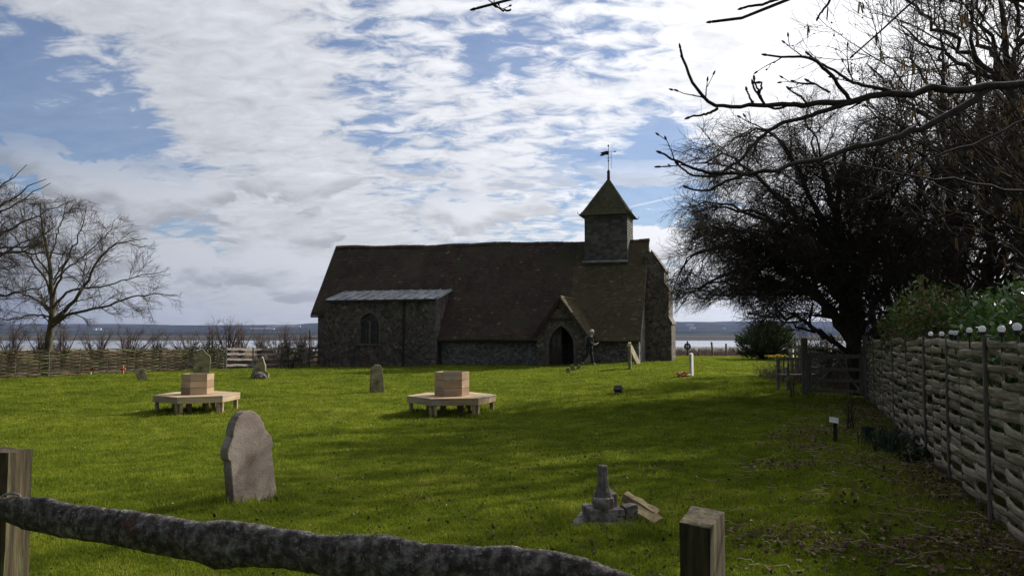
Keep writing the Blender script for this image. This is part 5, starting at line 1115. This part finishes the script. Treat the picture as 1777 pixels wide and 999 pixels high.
otr = thing('overhanging_tree', tb, 'bare tree outside the right edge whose budded branches reach across the upper right sky', 'tree')
P_ = np.stack([resample(p[0], 26) for p in FG]); Rr_ = np.stack([np.interp(np.linspace(0, 1, 26), np.linspace(0, 1, len(p[1])), p[1]) for p in FG])
P_[:, 1:-1] += rl.normal(0, 1, P_[:, 1:-1].shape)*np.linalg.norm(P_[:, 1:]-P_[:, :-1], axis=2).mean(1)[:, None, None]*.07
tr_ = [tubes(P_, Rr_, 8)]; np_mesh('trunk', *join(tr_), branchm, otr, smooth=True)
sel = [1, 2, 4, 5, 8, 9, 10, 16, 17, 18, 23]; T1 = spawn(P_[sel][:, 8:], Rr_[sel][:, 8:], 2, .1, .17, (.5, 1.0), .12, (-.03, 0, .06), .45, .0035, 6, rl, keep=.3)
T2 = spawn(T1[0], T1[1], 1, .2, .09, (.5, .9), .1, (0, 0, .08), .8, .003, 4, rl); np_mesh('twigs', *join([tubes(*T1, 5), tubes(*T2, 5)]), branchm, otr)
bd = MB()
def bud(p, d, s=.011):
    d = d.normalized(); bd.tube([p, p+d*s*.8, p+d*s*1.9, p+d*s*2.6], [s*.30, s*.56, s*.40, s*.06], 6)
for A_, k0 in ((P_[2:], 26), (T1[0], 6), (T2[0], 4)):
    for row in A_:
        bud(Vector(row[-1]), Vector(row[-1]-row[-2]), .010 if k0 != 26 else .013)
        if rl.random() < .5: j = rl.integers(1, k0-1); d = Vector(row[j+1 if j+1 < k0 else j]-row[j-1])+Vector(rl.normal(0, .03, 3)); bud(Vector(row[j]), d, .007)
tag(bd.build('buds', branchm, otr), kind='stuff')
# ------------------------------------------------------------------ hazel with catkins behind the fence
hb_ = Vector((5.6, 6.9, 0)); hb_.z = g(hb_.x, hb_.y); rh = np.random.default_rng(81); HL = []
for i, tgt in enumerate([(1500, 90, 5.3), (1560, 50, 5.6), (1620, 20, 5.8), (1560, 150, 5.2), (1650, 100, 6.0), (1700, 30, 6.2), (1600, 200, 5.6), (1520, 250, 5.8), (1760, -20, 6.0), (1740, 120, 6.6), (1600, 330, 6.4), (1850, 0, 7), (1500, 180, 5.4), (1640, -30, 5.6), (1580, 10, 5.3)]):
    e = at(*tgt)-hb_; s = Vector((rh.normal(0, .12), rh.normal(0, .12), -.1)); m1 = s.lerp(e, .35)+Vector((.5, .1, .75)); m2 = s.lerp(e, .72)+Vector((.22, .05, .45)); HL.append(limb([s, m1+Vector(rh.normal(0, .15, 3)), m2+Vector(rh.normal(0, .12, 3)), e], .020, .004, k=18, wob=.035, rg=rh))
hz, hl = make_tree('hazel_tree', hb_, HL, [D_(11, .3, .95, (.35, .9), .14, (-.02, 0, .03), .4, .004, 8, taper=.4), D_(6, .15, .42, (.4, .9), .16, (0, 0, .0), .6, .0026, 6), D_(3, .1, .2, (.4, .9), .16, (0, 0, .02), .7, .002, 4)], 'multi-stemmed hazel with hanging catkins filling the upper right corner', seed=82, mt=barkdk, mtw=twigdk)
pts_ = hl[1][0].reshape(-1, 3); ix = rh.choice(len(pts_), 900, replace=False); pp = pts_[ix]; cl = rh.random(900) < .5
ck = []; kk = 4
st_ = np.concatenate([pp[:230], pp[:170]+rh.normal(0, .012, (170, 3)), pp[:100]+rh.normal(0, .015, (100, 3))]); Ln = rh.uniform(.05, .10, len(st_)); tt = np.linspace(0, 1, kk)
PP = st_[:, None, :]+np.stack([rh.normal(0, .08, len(st_))[:, None]*tt*Ln[:, None], rh.normal(0, .08, len(st_))[:, None]*tt*Ln[:, None], -Ln[:, None]*tt], -1)
tag(np_mesh('catkins', *tubes(PP, np.array([.0025, .0058, .0058, .003])[None, :]*np.ones((len(st_), 1)), 5), catkinm, hz), kind='stuff')
V, Q = leaves(1500, pts_[rh.choice(len(pts_), 1500)]+rh.normal(0, .01, (1500, 3)), .022, .35, rh, up=-.2); tag(np_mesh('seed_cones', V, Q, twigdk, hz), kind='stuff')

# ------------------------------------------------------------------ grass blades, litter
hs0 = gp(438, 868)
def grass_blades():
    rg = np.random.default_rng(90); n = 520000
    u = rg.random(n); Y = 4.2*(19/4.2)**(u**.95); X = rg.uniform(-1, 1, n)*(Y*.70+.4)
    n2 = 560000; Y2 = 17*(51.5/17)**rg.random(n2); X2 = rg.uniform(-1, 1, n2)*(Y2*.69+.4); inside = (X2-.62*Y2 > -40.0) & (Y2 < 50.8+np.sin(X2)*.5)
    lx_ = (X2-CO[0])*math.cos(CA)-(Y2-CO[1])*math.sin(CA); ly_ = (X2-CO[0])*math.sin(CA)+(Y2-CO[1])*math.cos(CA); inside &= ~((lx_ > -20.3) & (lx_ < .1) & (ly_ > -.3))
    keep1 = rg.random(n) < np.clip((21-Y)/4, 0, 1); X, Y = np.r_[X[keep1], X2[inside]], np.r_[Y[keep1], Y2[inside]]
    ok = (X < fx(Y)-.02) | (Y > 19); X, Y = X[ok], Y[ok]
    pn_ = np.sin(X*3.1+np.sin(Y*2.3)*1.3)*np.sin(Y*2.7+np.sin(X*1.7)*1.2)+.5*np.sin(X*7.7+2)*np.sin(Y*8.3); edge = X-.372*Y-.55
    thin = 1-.85*np.clip((edge+.9)/1.8, 0, 1)*(Y < 21)
    ok = rg.random(len(X)) < thin; X, Y, pn_ = X[ok], Y[ok], pn_[ok]; n = len(X); Z = G(X, Y)
    
    def vn(s, sd_):
        gr = np.random.default_rng(sd_).random((256, 256)); a, b_ = X/s, Y/s; ia, ib = np.floor(a).astype(int), np.floor(b_).astype(int); fa, fb = sm(a-ia), sm(b_-ib)
        return (gr[ia % 256, ib % 256]*(1-fa)+gr[(ia+1) % 256, ib % 256]*fa)*(1-fb)+(gr[ia % 256, (ib+1) % 256]*(1-fa)+gr[(ia+1) % 256, (ib+1) % 256]*fa)*fb
    nz = .45*vn(.09, 1)+.30*vn(.28, 2)+.25*vn(1.1, 3); pn_ = (nz-.5)*3.5
    hgt = (.018+.016*rg.random(n)+.016*np.clip(pn_, -.6, 1.2))*(1+.035*np.minimum(Y, 24)); tuf = (rg.random(n) < .02) | ((vn(.55, 11) > .86) & (rg.random(n) < .5)); hgt[tuf] *= 1.8
    # longer uncut fringes round the benches' and stones' feet
    for (cx_, cy_, r_) in ((c1.x, c1.y, 1.05), (c2.x, c2.y, .95), (mp_.x, mp_.y, .45), (hs0.x, hs0.y, .35)):
        dd = np.hypot(X-cx_, Y-cy_); hgt *= 1+1.3*np.exp(-((dd-r_*.8)/.25)**2)
    w_ = (.0022+.00045*Y); ang = rg.uniform(0, 6.28, n); tilt = rg.uniform(.1, 1.0, n); ta = rg.uniform(0, 6.28, n)
    b = np.stack([X, Y, Z-.004], 1); U = np.stack([np.cos(ang), np.sin(ang), 0*ang], 1)*w_[:, None]
    tip = b+np.stack([np.cos(ta)*np.sin(tilt), np.sin(ta)*np.sin(tilt), np.cos(tilt)], 1)*hgt[:, None]
    V = np.stack([b-U, b+U, tip], 1).reshape(-1, 3); Q = np.arange(n*3).reshape(-1, 3)
    tag(np_mesh('grass', V, Q, blade, tint=np.clip(rg.normal(.42, .16, n)+(vn(2.3, 9)-.5)*.35+(vn(.16, 7)-.5)*.55+(vn(.7, 8)-.5)*.4+(rg.random(n) < .035)*.5, 0, 1)), 'short rough lawn grass in the foreground', 'grass', kind='stuff')
    # long grass under the two benches and at the fence foot, iris-like tuft by the fence
grass_blades()
def litter(n, fxy, size, m, name, label, seed, ratio=.32, cat='leaf litter', flat=.35):
    rg = np.random.default_rng(seed); X, Y = fxy(rg, n); Z = G(X, Y)+rg.uniform(.010, .03, len(X)); n = len(X)
    d = rg.normal(size=(n, 3)); d[:, 2] *= flat; d = nrm(d); u = nrm(np.cross(d, np.array([0, 0, 1.])+rg.normal(0, .35, (n, 3)))); w__ = np.cross(d, u); s = (size*rg.uniform(.5, 1.3, n))[:, None]; p = np.stack([X, Y, Z], 1)
    cu = rg.uniform(-.3, .5, (n, 1)); V = np.stack([p, p+d*s*.35+u*s*ratio+w__*s*cu, p+d*s*.8+u*s*ratio*.7+w__*s*cu, p+d*s, p+d*s*.75-u*s*ratio*.8+w__*s*cu*.6, p+d*s*.3-u*s*ratio+w__*s*cu], 1).reshape(-1, 3)
    i = np.arange(n)[:, None]*6; Q = np.concatenate([i+np.array([[0, 1, 2, 3]]), i+np.array([[0, 3, 4, 5]])]); t = rg.uniform(0, 1, n)
    return tag(np_mesh(name, V, Q, m, tint=np.r_[t, t]), label, cat, kind='stuff')
def near_fence(rg, n):
    Y = rg.uniform(4.3, 19, n); X = fx(Y)-np.abs(rg.normal(0, .75, n))*(.6+.045*Y)*1.1-.03; cl = np.sin(X*2.3+Y*1.1)+np.sin(Y*3.1-X)*.8; ok = cl > rg.uniform(-1.6, 1.8, n); return X[ok], Y[ok]
litter(5600, near_fence, .045, deadleaf, 'leaf_litter', 'brown curled dead leaves strewn along the foot of the right woven fence', 91)
def patches(rg, n):
    cx_ = np.array([(2.35, 5.9), (2.0, 6.3), (2.9, 5.7), (3.3, 9.6), (4.6, 12.3), (4.2, 11.2), (5.0, 12.9), (3.6, 5.7)]); i = rg.integers(0, len(cx_), n); return cx_[i, 0]+rg.normal(0, .28, n), cx_[i, 1]+rg.normal(0, .25, n)
litter(1500, patches, .05, deadleaf, 'leaf_litter', 'thicker reddish drifts of dead leaves at the bottom right', 92)
litter(3600, lambda rg, n: (rg.uniform(-4, 6.0, n)*np.sqrt(rg.uniform(.02, 1, n))+.8, 4.5+12*rg.uniform(0, 1, n)**1.7), .034, mat('leaf_crumb', [(.0, (.020, .013, .008)), (.7, (.055, .034, .022)), (1, (.16, .11, .07))], 3, tint=.8), 'leaf_litter', 'single small dead leaves and molehill crumbs scattered over the lawn', 93)
litter(900, lambda rg, n: (rg.uniform(-1, 1, n)*12, 5+22*rg.uniform(0, 1, n)), .018, mat('daisy', [(.0, (.55, .55, .50)), (1, (.8, .8, .76))], 3, trans=.3), 'daisies', 'tiny white daisies dotted over the short lawn', 94, ratio=.5, cat='daisies', flat=.3)
# thin fallen twigs
rg = np.random.default_rng(95); n = 260; Y = rg.uniform(4.6, 17, n); X = np.minimum(fx(Y)-.1, fx(Y)-np.abs(rg.normal(0, 1.3, n))); a = rg.uniform(0, 6.28, n); l_ = rg.uniform(.06, .28, n); k = 5; t = np.linspace(-.5, .5, k)
PP = np.stack([X[:, None]+np.cos(a)[:, None]*t*l_[:, None], Y[:, None]+np.sin(a)[:, None]*t*l_[:, None], 0*t[None, :]+Y[:, None]*0], -1); PP[..., 2] = G(PP[..., 0], PP[..., 1])+.025; PP += rg.normal(0, .006, PP.shape)
tag(np_mesh('fallen_twigs', *tubes(PP, np.full((n, k), .0028), 4), straw), 'pale fallen twigs and dead stems lying on the right of the lawn', 'twigs', kind='stuff')
# iris tuft and low plants by the fence
def tuft(px, py, n, h, m, lab, name, w_=.008, sd=1, r=.14, lean=.35):
    p = gp(px, py); rg = np.random.default_rng(sd); root = thing(name, p, lab, 'plant'); b = np.c_[rg.normal(0, r, (n, 2)), np.full(n, -.02)]; d = rg.normal(0, lean, (n, 3)); d[:, 2] = 1; d = nrm(d); L_ = h*rg.uniform(.6, 1.1, (n, 1)); u = nrm(np.cross(d, rg.normal(size=(n, 3))))*w_
    mid = b+d*L_*.55; tip = b+d*L_; tip[:, :2] += d[:, :2]*L_*.5; tip[:, 2] -= .04*L_[:, 0]; V = np.stack([b-u, b+u, mid+u, mid-u, tip+u*.1, tip-u*.1], 1).reshape(-1, 3); i = np.arange(n)[:, None]*6
    Q = np.concatenate([i+np.array([[0, 1, 2, 3]]), i+np.array([[3, 2, 4, 5]])]); np_mesh('leaves', V, Q, m, root, tint=np.tile(rg.random(n), 2)); return root
tuft(1552, 782, 110, .42, mat('iris_leaf', [(.0, (.015, .035, .018)), (1, (.05, .09, .04))], 3, tint=.7, trans=.2, rough_=.4), 'clump of upright blue-green sword leaves at the foot of the right fence', 'iris_clump', sd=3)
tuft(1530, 772, 60, .34, MATS['iris_leaf'], 'smaller clump of sword leaves left of the larger one by the right fence', 'iris_clump', sd=4)
p = gp(1590, 800); bush('low_plant', p, [(0, 0, .08, .22, .2, .1)], 160, .07, .35, ivy, 'low leafy ground plant against the right fence beside the sword leaves', 'plant', seed=5, stem=False)
# old nettle / bramble stems by the gate and by the plaque
for px, py, h, sd, lab in ((1475, 745, .55, 1, 'thin leafless sapling behind the white plaque'), (1375, 690, .5, 2, 'tangle of dead stems at the foot of the gate post')):
    p = gp(px, py); shrub(100+sd, h, twig, lab, 'bare_sapling', n=5, dens=.5, loc=p, spread=.3 if sd == 1 else .5)
rb_ = brush(200, lambda r, n: r.normal(7.9, .35, n), lambda r, n, X: r.uniform(18.5, 22, n), .28, straw, 'dead_stems', 'pale dead stalks lying round the garden bench and gate post', r=.005, lean=1.4, seed=12)

# ------------------------------------------------------------------ visitor by the church porch
def skin(name, verts, edges, rad, m, parent, sub=2, root_i=0):
    me = bpy.data.meshes.new(name); me.from_pydata(verts, edges, []); me.update(); me.materials.append(m); o = bpy.data.objects.new(name, me); col.objects.link(o); o.parent = parent
    s = o.modifiers.new('skin', 'SKIN'); s.use_smooth_shade = True
    for i, r_ in enumerate(rad):
        sv = me.skin_vertices[0].data[i]; sv.radius = (r_, r_) if not hasattr(r_, '__len__') else r_; sv.use_root = (i == root_i)
    o.modifiers.new('sub', 'SUBSURF').levels = sub; o.modifiers['sub'].render_levels = sub; return o
pp_ = gp(1021, 632); pv = Vector((at(1022, 600, 39.2).x, 39.2, 0)); pv.z = g(pv.x, pv.y); man = thing('person', pv, 'white-haired person in dark jacket and trousers walking right past the porch with a backpack', 'person', R(-8))
skinm = mat('skin', [(.2, (.42, .25, .18)), (.8, (.52, .33, .25))], 6, bump=.05); jk = mat('dark_jacket', [(.2, (.018, .018, .022)), (.8, (.045, .045, .052))], 8); jn = mat('dark_trousers', [(.2, (.016, .017, .022)), (.8, (.04, .042, .05))], 8); hr = mat('white_hair', [(.2, (.55, .54, .52)), (.8, (.7, .69, .67))], 9); bpk = mat('backpack_cloth', [(.2, (.045, .05, .075)), (.8, (.11, .12, .16))], 9); shoe = mat('grey_shoe', [(.2, (.06, .06, .065)), (.8, (.16, .16, .17))], 9)
J = [(0, 0, .93), (.02, 0, 1.06), (.06, 0, 1.24), (.09, 0, 1.40), (.115, 0, 1.50), (.15, 0, 1.58), (.165, 0, 1.68),
     (.10, .17, 1.41), (.06, .22, 1.14), (.27, .19, 1.06), (.33, .17, 1.07), (.10, -.17, 1.41), (.05, -.23, 1.15), (.24, -.20, 1.02), (.30, -.19, 1.03),
     (.01, .09, .88), (.13, .10, .50), (.20, .10, .09), (.34, .10, .04), (.0, -.09, .88), (-.10, -.10, .50), (-.36, -.10, .16), (-.25, -.10, .05)]
E_ = [(0, 1), (1, 2), (2, 3), (3, 4), (4, 5), (5, 6), (3, 7), (7, 8), (8, 9), (9, 10), (3, 11), (11, 12), (12, 13), (13, 14), (0, 15), (15, 16), (16, 17), (17, 18), (0, 19), (19, 20), (20, 21), (21, 22)]
RD_ = [(.12, .15), (.12, .14), (.13, .16), (.11, .14), .055, .085, .095, .06, .045, .035, .03, .06, .045, .035, .03, .085, .06, .042, .035, .085, .06, .042, .035]
skin('body', J, E_, RD_, skinm, man)
up = [0, 1, 2, 3, 7, 8, 9, 11, 12, 13]; mp2 = {a: i for i, a in enumerate(up)}
skin('jacket', [J[i] for i in up], [(mp2[a], mp2[b]) for a, b in E_ if a in mp2 and b in mp2], [(.175, .20), (.165, .19), (.18, .21), (.155, .19), .095, .080, .062, .095, .080, .062], jk, man)
lo = [0, 15, 16, 17, 19, 20, 21]; mp2 = {a: i for i, a in enumerate(lo)}
skin('trousers', [J[i] for i in lo], [(mp2[a], mp2[b]) for a, b in E_ if a in mp2 and b in mp2], [(.16, .18), .120, .092, .075, .120, .092, .075], jn, man)
for a, b in ((17, 18), (21, 22)):
    A_, B_ = Vector(J[a]), Vector(J[b]); skin('shoe', [tuple(A_+Vector((-.04, 0, -.045))), tuple(A_.lerp(B_, .5)+Vector((0, 0, -.02))), tuple(B_)], [(0, 1), (1, 2)], [(.055, .05), (.05, .05), (.04, .035)], shoe, man, 1)
hd = MB(); hd.ball((.150, 0, 1.710), .100, 12, sx=1.05, sy=.86, sz=1.0); o = hd.build('hair', hr, man, smooth=True)
fc = MB(); fc.ball((.19, 0, 1.655), .088, 12, sx=.95, sy=.86, sz=1.15); fc.prism([(.265, 1.665), (.305, 1.64), (.27, 1.63)], 'y', -.014, .014); fc.ball((.165, .085, 1.65), .022, 6, sy=.5); fc.ball((.165, -.085, 1.65), .022, 6, sy=.5); fc.build('face', skinm, man, smooth=True)
ey = MB(); [ey.ball((.268, s*.032, 1.675), .010, 6) for s in (-1, 1)]; ey.tube([(.272, -.022, 1.605), (.272, .022, 1.605)], .005, 5); ey.build('eyes', black, man)
for s, w_ in ((1, 10), (-1, 14)):
    wv_ = Vector(J[w_]); hnd = MB(); hnd.ball(tuple(wv_+Vector((.03, 0, 0))), .036, 8, sx=1.2, sy=.55, sz=1.0)
    for f in range(4): hnd.tube([wv_+Vector((.05, 0, .024-f*.017)), wv_+Vector((.085, -s*.012, .024-f*.017)), wv_+Vector((.095-.004*f, -s*.04, .020-f*.017))], [.010, .009, .007], 6)
    hnd.tube([wv_+Vector((.02, -s*.015, .025)), wv_+Vector((.045, -s*.035, .04)), wv_+Vector((.07, -s*.04, .035))], [.011, .010, .008], 6); hnd.build('hand', skinm, man, smooth=True)
b = MB(); b.prism([(-.10, .98), (-.24, 1.00), (-.29, 1.10), (-.26, 1.30), (-.17, 1.45), (-.04, 1.44), (-.07, 1.2)], 'y', -.16, .16); b.prism([(-.27, 1.04), (-.34, 1.08), (-.33, 1.22), (-.27, 1.24)], 'y', -.11, .11); bag = tag(b.build('backpack', bpk, bevel=.03, smooth=True), 'grey-blue rucksack worn on the back of the walking person', 'backpack'); bag.location = man.location; bag.rotation_euler = man.rotation_euler
b = MB()
for s in (-1, 1): b.tube([(-.04, s*.09, 1.44), (.06, s*.10, 1.52), (.21, s*.10, 1.40), (.20, s*.12, 1.18), (-.06, s*.14, 1.04)], .016, 6)
b.build('strap', jk, bag)
bk_ = thing('booklet', man.location+Vector((.42, -.05, 1.11)), 'small white booklet held out by the walking person', 'booklet'); MB().box((0, 0, 0), (.15, .2, .012), M=Matrix.Rotation(R(-25), 3, 'Y')).build('pages', MATS['white_cloth'], bk_)
